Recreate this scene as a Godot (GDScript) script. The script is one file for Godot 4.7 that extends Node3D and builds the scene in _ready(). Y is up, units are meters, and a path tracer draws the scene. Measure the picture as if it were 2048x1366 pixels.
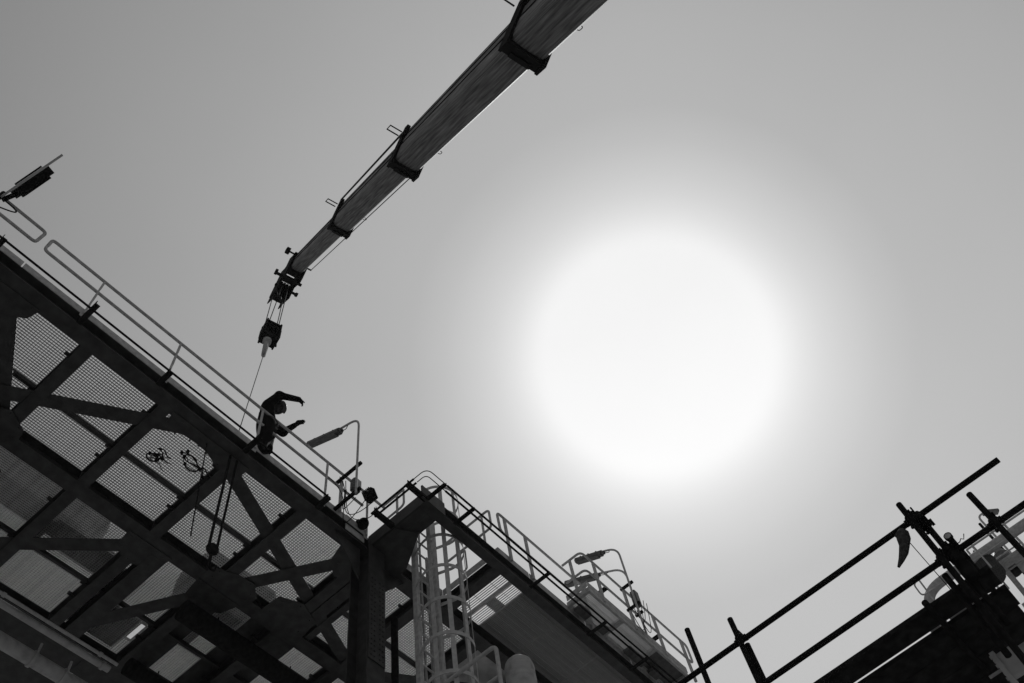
extends Node3D
# The camera stands at the origin, 1.6 m above the ground (y = -1.6). X runs along the platform edge, Z across it.

var M := {}
var used := {}

# ---------------------------------------------------------------- helpers
func numbered(called: String, parent: Node) -> String:
	var key := str(parent.get_instance_id()) + called
	if not used.has(key):
		used[key] = 0
		return called
	used[key] += 1
	return "%s_%03d" % [called, used[key]]

func thing(called: String, label: String, category: String, at := Vector3.ZERO, group := "") -> Node3D:
	var o := Node3D.new()
	o.name = numbered(called, self)
	add_child(o, true)
	o.position = at
	o.set_meta("label", label)
	o.set_meta("category", category)
	if group:
		o.set_meta("group", group)
	return o

func mb() -> SurfaceTool:
	var st := SurfaceTool.new()
	st.begin(Mesh.PRIMITIVE_TRIANGLES)
	return st

# commits st (built in world coordinates) as one named mesh under parent
func obj(called: String, st: SurfaceTool, mat: Material, parent: Node3D) -> MeshInstance3D:
	var o := MeshInstance3D.new()
	o.mesh = st.commit()
	o.material_override = null
	o.mesh.surface_set_material(0, mat)
	o.name = numbered(called, parent)
	parent.add_child(o, true)
	if not (parent is MeshInstance3D) and parent != self:
		o.position = -parent.position
	o.cast_shadow = GeometryInstance3D.SHADOW_CASTING_SETTING_ON
	return o

func lone(called: String, st: SurfaceTool, mat: Material, label: String, category: String, group := "") -> MeshInstance3D:
	var o := obj(called, st, mat, self)
	o.set_meta("label", label)
	o.set_meta("category", category)
	if group:
		o.set_meta("group", group)
	return o

func tri(st: SurfaceTool, a: Vector3, b: Vector3, c: Vector3, na: Vector3, nb: Vector3, nc: Vector3) -> void:
	if (b - a).cross(c - a).dot(na + nb + nc) > 0.0:   # front faces run clockwise
		st.set_normal(na); st.add_vertex(a)
		st.set_normal(nc); st.add_vertex(c)
		st.set_normal(nb); st.add_vertex(b)
	else:
		st.set_normal(na); st.add_vertex(a)
		st.set_normal(nb); st.add_vertex(b)
		st.set_normal(nc); st.add_vertex(c)

func quad(st: SurfaceTool, a: Vector3, b: Vector3, c: Vector3, d: Vector3, n: Vector3) -> void:
	tri(st, a, b, c, n, n, n)
	tri(st, a, c, d, n, n, n)

# box from its centre and three half-axes
func box(st: SurfaceTool, c: Vector3, x: Vector3, y: Vector3, z: Vector3) -> void:
	for s in [-1.0, 1.0]:
		quad(st, c + s * x - y - z, c + s * x + y - z, c + s * x + y + z, c + s * x - y + z, (s * x).normalized())
		quad(st, c + s * y - x - z, c + s * y + x - z, c + s * y + x + z, c + s * y - x + z, (s * y).normalized())
		quad(st, c + s * z - x - y, c + s * z + x - y, c + s * z + x + y, c + s * z - x + y, (s * z).normalized())

# axis-aligned box from min and max corners
func abox(st: SurfaceTool, x0: float, x1: float, y0: float, y1: float, z0: float, z1: float) -> void:
	box(st, Vector3(x0 + x1, y0 + y1, z0 + z1) * 0.5, Vector3((x1 - x0) * 0.5, 0, 0), Vector3(0, (y1 - y0) * 0.5, 0), Vector3(0, 0, (z1 - z0) * 0.5))

# bar from a to b, w wide and h high; up tells which way h runs
func bar(st: SurfaceTool, a: Vector3, b: Vector3, w: float, h: float, up := Vector3.UP) -> void:
	var d := (b - a).normalized()
	var s := d.cross(up).normalized()
	var u := s.cross(d)
	box(st, (a + b) * 0.5, (b - a) * 0.5, s * w * 0.5, u * h * 0.5)

# box with chamfered edges along its length (a to b)
func cbar(st: SurfaceTool, a: Vector3, b: Vector3, w: float, h: float, c: float, up := Vector3.UP) -> void:
	var d := (b - a).normalized()
	var s := d.cross(up).normalized()
	var u := s.cross(d)
	var p := [[w / 2 - c, h / 2], [w / 2, h / 2 - c], [w / 2, -h / 2 + c], [w / 2 - c, -h / 2], [-w / 2 + c, -h / 2], [-w / 2, -h / 2 + c], [-w / 2, h / 2 - c], [-w / 2 + c, h / 2]]
	for i in 8:
		var q = p[i]
		var r = p[(i + 1) % 8]
		var n: Vector3 = (s * (q[0] + r[0]) * h + u * (q[1] + r[1]) * w)
		var e: Vector3 = s * (r[0] - q[0]) + u * (r[1] - q[1])
		n = e.cross(d).normalized() * signf(e.cross(d).dot(n))
		quad(st, a + s * q[0] + u * q[1], a + s * r[0] + u * r[1], b + s * r[0] + u * r[1], b + s * q[0] + u * q[1], n)
	for i in range(1, 7):
		for e in [[a, -d], [b, d]]:
			var o: Vector3 = e[0]
			tri(st, o + s * p[0][0] + u * p[0][1], o + s * p[i][0] + u * p[i][1], o + s * p[i + 1][0] + u * p[i + 1][1], e[1], e[1], e[1])

# I-beam between a and b (centres of the bottom flange underside)
func ibeam(st: SurfaceTool, a: Vector3, b: Vector3, w: float, h: float, tf := 0.014, tw := 0.01) -> void:
	var y := Vector3.UP
	bar(st, a + y * tf * 0.5, b + y * tf * 0.5, w, tf)
	bar(st, a + y * (h - tf * 0.5), b + y * (h - tf * 0.5), w, tf)
	bar(st, a + y * h * 0.5, b + y * h * 0.5, tw, h - 2 * tf)

func tube(st: SurfaceTool, pts: Array, r: float, sides := 8, r_end := -1.0) -> void:
	var n := pts.size()
	var t0: Vector3 = (pts[1] - pts[0]).normalized()
	var u := t0.cross(Vector3.UP if absf(t0.y) < 0.9 else Vector3.RIGHT).normalized()
	var rings := []
	var norms := []
	for i in n:
		var t: Vector3
		if i == 0: t = t0
		elif i == n - 1: t = (pts[i] - pts[i - 1]).normalized()
		else: t = ((pts[i + 1] - pts[i]).normalized() + (pts[i] - pts[i - 1]).normalized()).normalized()
		u = (u - t * u.dot(t)).normalized()
		var v := t.cross(u)
		var rr := r if r_end < 0 else lerpf(r, r_end, float(i) / (n - 1))
		var ring := []
		var nm := []
		for k in sides:
			var a := TAU * k / sides
			var e := u * cos(a) + v * sin(a)
			ring.append(pts[i] + e * rr)
			nm.append(e)
		rings.append(ring)
		norms.append(nm)
	for i in n - 1:
		for k in sides:
			var k2 := (k + 1) % sides
			tri(st, rings[i][k], rings[i][k2], rings[i + 1][k2], norms[i][k], norms[i][k2], norms[i + 1][k2])
			tri(st, rings[i][k], rings[i + 1][k2], rings[i + 1][k], norms[i][k], norms[i + 1][k2], norms[i + 1][k])
	for e in [0, n - 1]:
		var c: Vector3 = pts[e]
		var d: Vector3 = (pts[0] - pts[1]).normalized() if e == 0 else (pts[n - 1] - pts[n - 2]).normalized()
		for k in sides:
			tri(st, c, rings[e][k], rings[e][(k + 1) % sides], d, d, d)

func rod(st: SurfaceTool, a: Vector3, b: Vector3, r: float, sides := 8) -> void:
	tube(st, [a, b], r, sides)

# solid of revolution: profile is [[along, radius], ...] from base along axis
func lathe(st: SurfaceTool, base: Vector3, axis: Vector3, profile: Array, sides := 20) -> void:
	var d := axis.normalized()
	var u := d.cross(Vector3.UP if absf(d.y) < 0.9 else Vector3.RIGHT).normalized()
	var v := d.cross(u)
	for i in profile.size() - 1:
		var p = profile[i]
		var q = profile[i + 1]
		var slope := Vector2(q[0] - p[0], q[1] - p[1])
		if slope.length() < 1e-6: continue
		var nr := slope.x / slope.length()
		var na := -slope.y / slope.length()
		for k in sides:
			var e := u * cos(TAU * k / sides) + v * sin(TAU * k / sides)
			var f := u * cos(TAU * (k + 1) / sides) + v * sin(TAU * (k + 1) / sides)
			var ne := e * nr + d * na
			var nf := f * nr + d * na
			var a0: Vector3 = base + d * p[0] + e * p[1]
			var a1: Vector3 = base + d * p[0] + f * p[1]
			var b0: Vector3 = base + d * q[0] + e * q[1]
			var b1: Vector3 = base + d * q[0] + f * q[1]
			if p[1] > 1e-5: tri(st, a0, a1, b1, ne, nf, nf)
			if q[1] > 1e-5: tri(st, a0, b1, b0, ne, nf, ne)

# rounds the corners of a polyline
func fillet(pts: Array, r: float, n := 6, closed := false) -> Array:
	var out := []
	var m := pts.size()
	for i in m:
		if not closed and (i == 0 or i == m - 1):
			out.append(pts[i])
			continue
		var p: Vector3 = pts[i]
		var a: Vector3 = (pts[(i - 1 + m) % m] - p)
		var b: Vector3 = (pts[(i + 1) % m] - p)
		var k := minf(r, minf(a.length(), b.length()) * 0.49)
		var p0 := p + a.normalized() * k
		var p2 := p + b.normalized() * k
		for j in n + 1:
			var t := float(j) / n
			out.append(p0.lerp(p, t).lerp(p.lerp(p2, t), t))
	if closed: out.append(out[0])
	return out

# flat plate: outline in (x, z) at height y, thickness h upwards
func plate(st: SurfaceTool, outline: PackedVector2Array, y: float, h: float) -> void:
	var ids := Geometry2D.triangulate_polygon(outline)
	for i in range(0, ids.size(), 3):
		for s in [[y, Vector3.DOWN], [y + h, Vector3.UP]]:
			var n: Vector3 = s[1]
			var q := []
			for k in 3:
				q.append(Vector3(outline[ids[i + k]].x, s[0], outline[ids[i + k]].y))
			tri(st, q[0], q[1], q[2], n, n, n)
	var c := Vector2.ZERO
	for p in outline: c += p / outline.size()
	for i in outline.size():
		var a := outline[i]
		var b := outline[(i + 1) % outline.size()]
		var n := Vector2(b.y - a.y, a.x - b.x).normalized()
		if n.dot((a + b) * 0.5 - c) < 0: n = -n
		quad(st, Vector3(a.x, y, a.y), Vector3(b.x, y, b.y), Vector3(b.x, y + h, b.y), Vector3(a.x, y + h, a.y), Vector3(n.x, 0, n.y))

func bolt(st: SurfaceTool, p: Vector3, d: Vector3, r := 0.016) -> void:
	lathe(st, p, d, [[0, r], [r * 0.8, r], [r * 0.8, 0]], 6)

# ---------------------------------------------------------------- materials
func noise(freq: float, octaves: int, seed_: int, ramp: Array, size := 512) -> NoiseTexture2D:
	var f := FastNoiseLite.new()
	f.seed = seed_
	f.frequency = freq
	f.fractal_octaves = octaves
	f.noise_type = FastNoiseLite.TYPE_SIMPLEX_SMOOTH
	var t := NoiseTexture2D.new()
	t.width = size
	t.height = size
	t.seamless = true
	t.noise = f
	var g := Gradient.new()
	g.offsets = PackedFloat32Array([0.0, 0.45, 1.0])
	var cols := PackedColorArray()
	for v in ramp:
		cols.append(Color(v, v, v).linear_to_srgb())
	g.colors = cols
	t.color_ramp = g
	return t

var bump: NoiseTexture2D
func mat(ramp: Array, rough: float, metal: float, scale: float, seed_: int, freq := 0.012) -> StandardMaterial3D:
	var m := StandardMaterial3D.new()
	m.albedo_texture = noise(freq, 5, seed_, ramp)
	m.roughness = rough
	m.metallic = metal
	m.uv1_triplanar = true
	m.uv1_world_triplanar = true
	m.uv1_scale = Vector3.ONE * scale
	if bump == null:
		var f := FastNoiseLite.new()
		f.seed = 77
		f.frequency = 0.06
		f.fractal_octaves = 4
		bump = NoiseTexture2D.new()
		bump.width = 512; bump.height = 512
		bump.seamless = true
		bump.as_normal_map = true
		bump.bump_strength = 2.0
		bump.noise = f
	m.metallic_specular = 0.12 if rough > 0.75 else 0.4
	m.normal_enabled = true
	m.normal_texture = bump
	m.normal_scale = 0.25
	return m

func make_materials() -> void:
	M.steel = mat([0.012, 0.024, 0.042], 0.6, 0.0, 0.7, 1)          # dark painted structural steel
	M.galv = mat([0.26, 0.36, 0.46], 0.8, 0.0, 1.3, 2)            # galvanised tube and toe boards
	M.grate = mat([0.28, 0.4, 0.54], 0.85, 0.0, 1.3, 3)
	M.plate = mat([0.3, 0.4, 0.5], 0.8, 0.0, 0.6, 4)            # chequer plate underside
	M.black = mat([0.007, 0.012, 0.02], 0.8, 0.0, 1.0, 5)         # conduit, cable, rubber
	M.boom = mat([0.1, 0.19, 0.3], 0.7, 0.0, 0.4, 6, 0.01)      # grey crane paint
	M.boom.uv1_triplanar = false
	M.boom.uv1_scale = Vector3(2.3, 0.5, 1)
	M.boom.albedo_texture = noise(0.02, 6, 6, [0.03, 0.12, 0.27])
	M.boom.normal_enabled = false
	M.dark_boom = mat([0.008, 0.015, 0.028], 0.8, 0.0, 1.0, 7)
	M.wire = mat([0.04, 0.07, 0.1], 0.95, 0.0, 2.0, 8)
	M.lamp = mat([0.05, 0.08, 0.11], 0.5, 0.0, 1.5, 9)
	M.pipe = mat([0.2, 0.3, 0.4], 0.8, 0.0, 0.8, 10)
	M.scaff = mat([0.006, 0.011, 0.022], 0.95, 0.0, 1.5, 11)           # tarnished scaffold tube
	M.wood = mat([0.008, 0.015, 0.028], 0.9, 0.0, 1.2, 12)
	M.cloth = mat([0.02, 0.05, 0.1], 0.95, 0.0, 3.0, 13)
	M.ground = mat([0.12, 0.18, 0.25], 0.95, 0.0, 0.15, 14)
	M.helmet = mat([0.08, 0.12, 0.16], 0.4, 0.0, 3.0, 15)
	var p := StandardMaterial3D.new()
	p.vertex_color_use_as_albedo = true
	p.roughness = 0.95
	p.metallic_specular = 0.1
	M.person = p

# ---------------------------------------------------------------- sky, sun, camera
func sun_direction() -> Vector3:
	return Vector3(0.5048, 0.8566, -0.1069).normalized()

# haze with a broad aureole round the veiled sun: radiance by angle from the sun, in degrees
func sky_radiance(deg: float) -> float:
	var k := [[0.0, 0.915], [6.5, 0.915], [7.0, 0.89], [8.4, 0.75], [9.5, 0.665], [10.6, 0.605], [12.5, 0.52], [14.5, 0.462], [17.0, 0.444], [19.3, 0.43], [25.0, 0.378], [28.0, 0.35], [34.0, 0.3], [40.0, 0.25], [55.0, 0.215], [80.0, 0.2], [180.0, 0.2]]
	for i in k.size() - 1:
		if deg <= k[i + 1][0]:
			var t: float = (deg - k[i][0]) / (k[i + 1][0] - k[i][0])
			return lerpf(k[i][1], k[i + 1][1], t)
	return 0.2

func make_sky() -> void:
	var w := 1024
	var h := 512
	var im := Image.create(w, h, false, Image.FORMAT_RGBF)
	var f := FastNoiseLite.new()
	f.seed = 5
	f.frequency = 1.6
	f.fractal_octaves = 4
	var s := sun_direction()
	for j in h:
		var th := PI * (j + 0.5) / h
		for i in w:
			var ph := TAU * (i + 0.5) / w
			var d := Vector3(sin(ph) * sin(th), cos(th), -cos(ph) * sin(th))
			var v := sky_radiance(rad_to_deg(acos(clampf(d.dot(s), -1, 1))))
			v *= 1.0 + 0.025 * f.get_noise_3d(d.x * 2, d.y * 2, d.z * 2)
			v *= 1.0 + clampf(0.88 - d.y, 0, 0.25)                 # thicker, paler haze away from the zenith
			if d.y < 0: v = 0.1
			im.set_pixel(i, j, Color(v, v, v))
	var pan := PanoramaSkyMaterial.new()
	pan.panorama = ImageTexture.create_from_image(im)
	var sky := Sky.new()
	sky.sky_material = pan
	var env := Environment.new()
	env.background_mode = Environment.BG_SKY
	env.sky = sky
	env.tonemap_mode = Environment.TONE_MAPPER_LINEAR
	env.tonemap_exposure = 1.0
	env.sdfgi_enabled = true
	env.ssao_enabled = true
	env.ssil_enabled = true
	env.fog_enabled = true
	env.fog_density = 0.0003
	env.fog_light_color = Color(0.6, 0.6, 0.6)
	var we := WorldEnvironment.new()
	we.name = "world_environment"
	we.environment = env
	add_child(we)
	var sun := DirectionalLight3D.new()
	sun.name = "sun"
	sun.light_energy = 1.0
	sun.light_color = Color(1, 1, 1)
	sun.light_angular_distance = 0.5
	sun.shadow_enabled = true
	add_child(sun)
	sun.look_at_from_position(s * 50.0, Vector3.ZERO, Vector3.UP)

func make_camera() -> void:
	var c := Camera3D.new()
	c.name = "camera"
	c.fov = 39.1045
	c.near = 0.05
	c.far = 2000.0
	c.transform = Transform3D(Basis(Vector3(0.65232807, -0.11925153, 0.7484966), Vector3(-0.64106782, 0.44003548, 0.62880905), Vector3(-0.4043515, -0.89002688, 0.21059918)).orthonormalized(), Vector3.ZERO)
	add_child(c)
	c.current = true

func _ready() -> void:
	make_camera()
	make_sky()
	make_materials()
	make_ground()
	main_platform()
	column_and_pipes()
	walkway()
	handrails()
	conduits()
	equipment()
	lamps()
	ladder()
	crane()
	scaffold()
	far_plant()
	worker()

func make_ground() -> void:
	var st := mb()
	var n := 8
	for i in n:
		for j in n:
			var x := -400.0 + 100.0 * i
			var z := -400.0 + 100.0 * j
			quad(st, Vector3(x, -1.6, z), Vector3(x + 100, -1.6, z), Vector3(x + 100, -1.6, z + 100), Vector3(x, -1.6, z + 100), Vector3.UP)
	var g := obj("ground", st, M.ground, self)
	g.set_meta("kind", "structure")

# ---------------------------------------------------------------- the steel platform overhead
func grating(parent: Node3D, x0: float, x1: float, z0: float, z1: float, y: float, px := 0.041, pz := 0.04, deep := 0.028, cross_deep := 0.029, slot := Rect2()) -> void:
	var st := mb()
	var n := int((x1 - x0) / px)
	for i in n + 1:
		var x := x0 + (x1 - x0) * i / n
		if slot.size.x > 0 and x > slot.position.x and x < slot.end.x:
			abox(st, x - 0.0025, x + 0.0025, y, y + deep, z0, slot.position.y)
			abox(st, x - 0.0025, x + 0.0025, y, y + deep, slot.end.y, z1)
		else:
			abox(st, x - 0.0025, x + 0.0025, y, y + deep, z0, z1)
	var m := int((z1 - z0) / pz)
	for i in m + 1:
		var z := z0 + (z1 - z0) * i / m
		if slot.size.x > 0 and z > slot.position.y and z < slot.end.y:
			abox(st, x0, slot.position.x, y + 0.003, y + 0.003 + cross_deep, z - 0.002, z + 0.002)
			abox(st, slot.end.x, x1, y + 0.003, y + 0.003 + cross_deep, z - 0.002, z + 0.002)
		else:
			abox(st, x0, x1, y + 0.003, y + 0.003 + cross_deep, z - 0.002, z + 0.002)
	if slot.size.x > 0:
		for e in [[slot.position.x - 0.006, slot.end.x + 0.006, slot.position.y - 0.008, slot.position.y], [slot.position.x - 0.006, slot.end.x + 0.006, slot.end.y, slot.end.y + 0.008], [slot.position.x - 0.012, slot.position.x - 0.004, slot.position.y, slot.end.y], [slot.end.x + 0.004, slot.end.x + 0.012, slot.position.y, slot.end.y]]:
			abox(st, e[0], e[1], y - 0.001, y + 0.036, e[2], e[3])
	# binding frame of the panel
	for e in [[x0 - 0.004, x0 + 0.004], [x1 - 0.004, x1 + 0.004]]:
		abox(st, e[0], e[1], y - 0.002, y + 0.032, z0, z1)
	var o := obj("grating_panel", st, M.grate, parent)
	o.set_meta("kind", "stuff")

func main_platform() -> void:
	var t := thing("steel_platform", "dark steel platform overhead with braced beams and open grating", "platform", Vector3(3, 12, -8.8))
	var bx := [-1.0, 0.275, 1.555, 2.845, 4.128, 5.41, 6.72, 8.0, 9.26, 10.54, 11.82, 13.1]
	for z in [-6.88, -8.845, -11.24]:
		var st := mb()
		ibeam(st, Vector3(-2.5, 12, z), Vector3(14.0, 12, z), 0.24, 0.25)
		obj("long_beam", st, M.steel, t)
	for i in bx.size():
		var x: float = bx[i]
		for s in [[-7.0, -8.725], [-8.965, -11.12]]:
			var st := mb()
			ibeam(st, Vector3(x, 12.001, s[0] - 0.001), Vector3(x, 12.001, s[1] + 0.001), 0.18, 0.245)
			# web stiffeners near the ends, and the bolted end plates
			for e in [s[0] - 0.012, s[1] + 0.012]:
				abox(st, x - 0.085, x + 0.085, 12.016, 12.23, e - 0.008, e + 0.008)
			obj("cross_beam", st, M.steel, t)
	for x0 in range(0, 11):
		var a: float = bx[x0] + 0.092
		var b: float = bx[x0 + 1] - 0.092
		var st := mb()
		bar(st, Vector3(a, 12.2, -8.05), Vector3(b, 12.2, -8.05), 0.05, 0.07)
		obj("grating_bearer", st, M.steel, t)
		st = mb()
		bar(st, Vector3(a, 12.2, -10.22), Vector3(b, 12.2, -10.22), 0.05, 0.07)
		obj("grating_bearer", st, M.steel, t)
		if x0 < 8:
			grating(t, bx[x0] + 0.006, bx[x0 + 1] - 0.006, -8.8, -6.95, 12.252)
			var hole := Rect2(5.19, -10.77, 0.085, 0.38) if x0 == 4 else Rect2()
			if x0 == 4: hole = Rect2(5.185, -10.77, 0.085, 0.39)
			var parts := [[bx[x0] + 0.006, bx[x0 + 1] - 0.006]]
			if x0 == 4: parts = [[4.134, 5.3]]
			elif x0 == 5: parts = [[5.86, 6.33]]
			elif x0 == 6: parts = [[7.26, 7.9]]
			for q in parts: grating(t, q[0], q[1], -11.15, -8.9, 12.252, 0.041, 0.038, 0.03, 0.031, hole)
			var pl := [[], [], [], [], [[5.306, 5.404]], [[5.416, 5.854], [6.336, 6.714]], [[6.726, 7.254], [7.906, 7.994]], []]
			for q in pl[x0]:
				var dp := mb()
				abox(dp, q[0], q[1], 12.252, 12.26, -11.15, -8.9)
				obj("deck_plate", dp, M.steel, t)
		else:
			var sp := mb()
			abox(sp, bx[x0] + 0.001, bx[x0 + 1] - 0.001, 12.252, 12.26, -11.15, -6.95)
			obj("deck_plate", sp, M.plate, t)
	for k in 9:
		var tp := mb()
		var ty := 12.252 + 0.012 * (k % 2)
		abox(tp, -3.0 + 2.0 * k, -0.97 + 2.0 * k, ty, ty + 0.008, -18.0, -11.2 + 0.01 * (k % 2))
		obj("deck_plate", tp, M.steel, t)
	var db := mb()
	ibeam(db, Vector3(6.93, 12.001, -7.001), Vector3(6.93, 12.001, -8.724), 0.2, 0.245)
	ibeam(db, Vector3(7.16, 12.03, -7.001), Vector3(7.16, 12.03, -8.724), 0.12, 0.2)
	obj("doubled_beam", db, M.steel, t)
	# horizontal bracing under the beams
	var bi := 0
	for d in [[0.4, -7.06, 1.47, -8.72], [0.5, -8.69, 3.4, -6.94], [3.66, -6.96, 8.1, -8.7], [5.6, -8.7, 6.62, -7.0], [2.2, -10.8, 4.15, -9.02], [4.46, -10.75, 5.45, -9.0], [-2.2, -7.0, 0.35, -8.7], [8.3, -8.7, 11.0, -7.0]]:
		var st := mb()
		bi += 1
		var a := Vector3(d[0], 12.06 + 0.02 * (bi % 2), d[1])
		var b := Vector3(d[2], 12.06 + 0.02 * (bi % 2), d[3])
		bar(st, a + Vector3(0, -0.035, 0), b + Vector3(0, -0.035, 0), 0.22, 0.012)
		bar(st, a + Vector3(0, 0.03, 0), b + Vector3(0, 0.03, 0), 0.012, 0.117)
		obj("diagonal_brace", st, M.steel, t)
	# gusset plates at the nodes
	var gus := [
		[[2.95, -6.92], [3.0, -7.2], [3.3, -7.12], [3.5, -7.1], [3.72, -7.12], [3.98, -7.22], [4.05, -7.2], [4.3, -7.28], [4.32, -6.92]],
		[[5.1, -8.8], [5.12, -8.6], [5.5, -8.45], [5.8, -8.42], [6.0, -8.62], [6.0, -8.8]],
		[[1.2, -8.8], [1.25, -8.5], [1.45, -8.4], [1.75, -8.55], [1.8, -8.8]],
		[[6.2, -6.95], [6.3, -7.3], [6.55, -7.5], [6.9, -7.35], [7.3, -7.05], [7.3, -6.95]],
		[[0.1, -6.95], [0.15, -7.2], [0.4, -7.4], [0.75, -7.15], [0.8, -6.95]],
		[[3.8, -8.9], [3.85, -9.2], [4.1, -9.4], [4.5, -9.25], [4.6, -8.9]],
		[[5.1, -8.9], [5.15, -9.25], [5.45, -9.4], [5.8, -9.2], [5.9, -8.9]],
		[[6.2, -8.75], [6.22, -8.35], [6.6, -8.2], [7.0, -8.35], [7.05, -8.75]]]
	for g in gus:
		var st := mb()
		var o := PackedVector2Array()
		for p in g: o.append(Vector2(p[0], p[1]))
		plate(st, o, 11.985, 0.012)
		for p in g:
			var c := Vector2.ZERO
			for q in g: c += Vector2(q[0], q[1]) / g.size()
			var b := Vector2(p[0], p[1]).lerp(c, 0.28)
			bolt(st, Vector3(b.x, 11.985, b.y), Vector3.DOWN)
		obj("gusset_plate", st, M.steel, t)
	# toe boards along the open edge, one length between posts
	var ends := [-2.5, 0.27, 1.28, 2.6, 4.22, 5.6, 6.52]
	for i in ends.size() - 1:
		var st := mb()
		abox(st, ends[i] + 0.01, ends[i + 1] - 0.01, 12.254, 12.39, -6.762, -6.754)
		obj("toe_board", st, M.galv, t)
	# small clips that hold the grating down, seen as dark nubs beside the beams
	var st := mb()
	for x in bx.slice(0, 8):
		for z in [-7.35, -8.12, -8.35, -9.4, -10.3, -10.6]:
			abox(st, x - 0.15, x - 0.02, 12.2, 12.249, z - 0.02, z + 0.02)
	var cl := obj("grating_clip", st, M.steel, t)
	cl.set_meta("kind", "stuff")
	# solid plates added over the back bay grating to shut out the sky
	for q in [[4.16, 5.165, -11.1, -10.36], [4.16, 4.7, -10.34, -9.72], [3.42, 4.1, -10.12, -9.62], [3.05, 3.4, -9.98, -9.62], [5.9, 6.3, -9.9, -9.3], [-0.6, 1.2, -9.7, -9.35]]:
		var cv := mb()
		abox(cv, q[0], q[1], 12.292, 12.3, q[2], q[3])
		obj("cover_plate", cv, M.steel, t)
	# secondary beam carried under the back bay
	st = mb()
	ibeam(st, Vector3(4.44, 11.98, -9.02), Vector3(4.44, 11.98, -11.1), 0.26, 0.22)
	obj("secondary_beam", st, M.steel, t)

func column_and_pipes() -> void:
	var t := thing("steel_column", "dark steel column under the platform corner with bolted splice", "column", Vector3(6.655, -1.6, -6.855))
	var st := mb()
	for z in [-6.668, -7.042]:
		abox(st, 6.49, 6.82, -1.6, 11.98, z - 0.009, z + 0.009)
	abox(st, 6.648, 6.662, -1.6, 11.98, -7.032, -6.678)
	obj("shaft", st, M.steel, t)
	st = mb()
	abox(st, 6.5, 6.81, 9.6, 11.3, -6.658, -6.64)
	var sp := obj("splice_plate", st, M.steel, t)
	st = mb()
	for k in 17:
		for x in [6.545, 6.605, 6.705, 6.765]:
			bolt(st, Vector3(x, 9.68 + k * 0.095, -6.64), Vector3.BACK, 0.017)
	var b := obj("bolt", st, M.steel, sp)
	b.set_meta("kind", "stuff")
	st = mb()
	for p in [[11.55, 0.45], [11.2, 0.3]]:
		pass
	# haunch plates that spread from the column head to the beams
	for s in [[Vector3(6.82, 11.99, -6.86), Vector3(7.45, 11.99, -6.86), Vector3(6.82, 11.2, -6.86)], [Vector3(6.49, 11.99, -6.86), Vector3(5.95, 11.99, -6.86), Vector3(6.49, 11.3, -6.86)]]:
		var z := Vector3(0, 0, 0.01)
		tri(st, s[0] + z, s[1] + z, s[2] + z, Vector3.BACK, Vector3.BACK, Vector3.BACK)
		tri(st, s[0] - z, s[1] - z, s[2] - z, Vector3.FORWARD, Vector3.FORWARD, Vector3.FORWARD)
		var e: Vector3 = (s[2] - s[1]).cross(z).normalized()
		quad(st, s[1] - z, s[2] - z, s[2] + z, s[1] + z, e * signf(e.dot(s[1] + s[2] - 2 * s[0])))
	obj("haunch", st, M.steel, t)
	st = mb()
	var o := PackedVector2Array()
	for p in [[6.57, -6.9], [6.57, -6.2], [6.9, -6.0], [7.25, -6.6], [7.3, -6.9]]: o.append(Vector2(p[0], p[1]))
	plate(st, o, 11.97, 0.014)
	obj("knee_plate", st, M.steel, t)
	# down pipe behind the column
	var dp := thing("down_pipe", "thin dark vertical pipe just right of the bolted column", "pipe", Vector3(7.3, -1.6, -6.93))
	st = mb()
	rod(st, Vector3(7.3, -1.6, -6.93), Vector3(7.3, 11.1, -6.93), 0.055, 12)
	lathe(st, Vector3(7.3, 11.1, -6.93), Vector3.UP, [[0, 0.055], [0.03, 0.05], [0.06, 0.0]], 12)
	obj("pipe", st, M.scaff, dp)
	for y in [3.0, 6.0, 9.0]:
		st = mb()
		lathe(st, Vector3(7.3, y, -6.93), Vector3.UP, [[0, 0.05], [0, 0.075], [0.05, 0.075], [0.05, 0.05]], 12)
		obj("clamp", st, M.scaff, dp)
	# second column out of the picture on the left, so that the platform stands on something
	var t2 := thing("steel_column", "dark steel column at the far left end of the platform", "column", Vector3(-1.0, -1.6, -6.855))
	st = mb()
	for z in [-6.668, -7.042]:
		abox(st, -1.165, -0.835, -1.6, 11.98, z - 0.009, z + 0.009)
	abox(st, -1.007, -0.993, -1.6, 11.98, -7.032, -6.678)
	obj("shaft", st, M.steel, t2)

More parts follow.
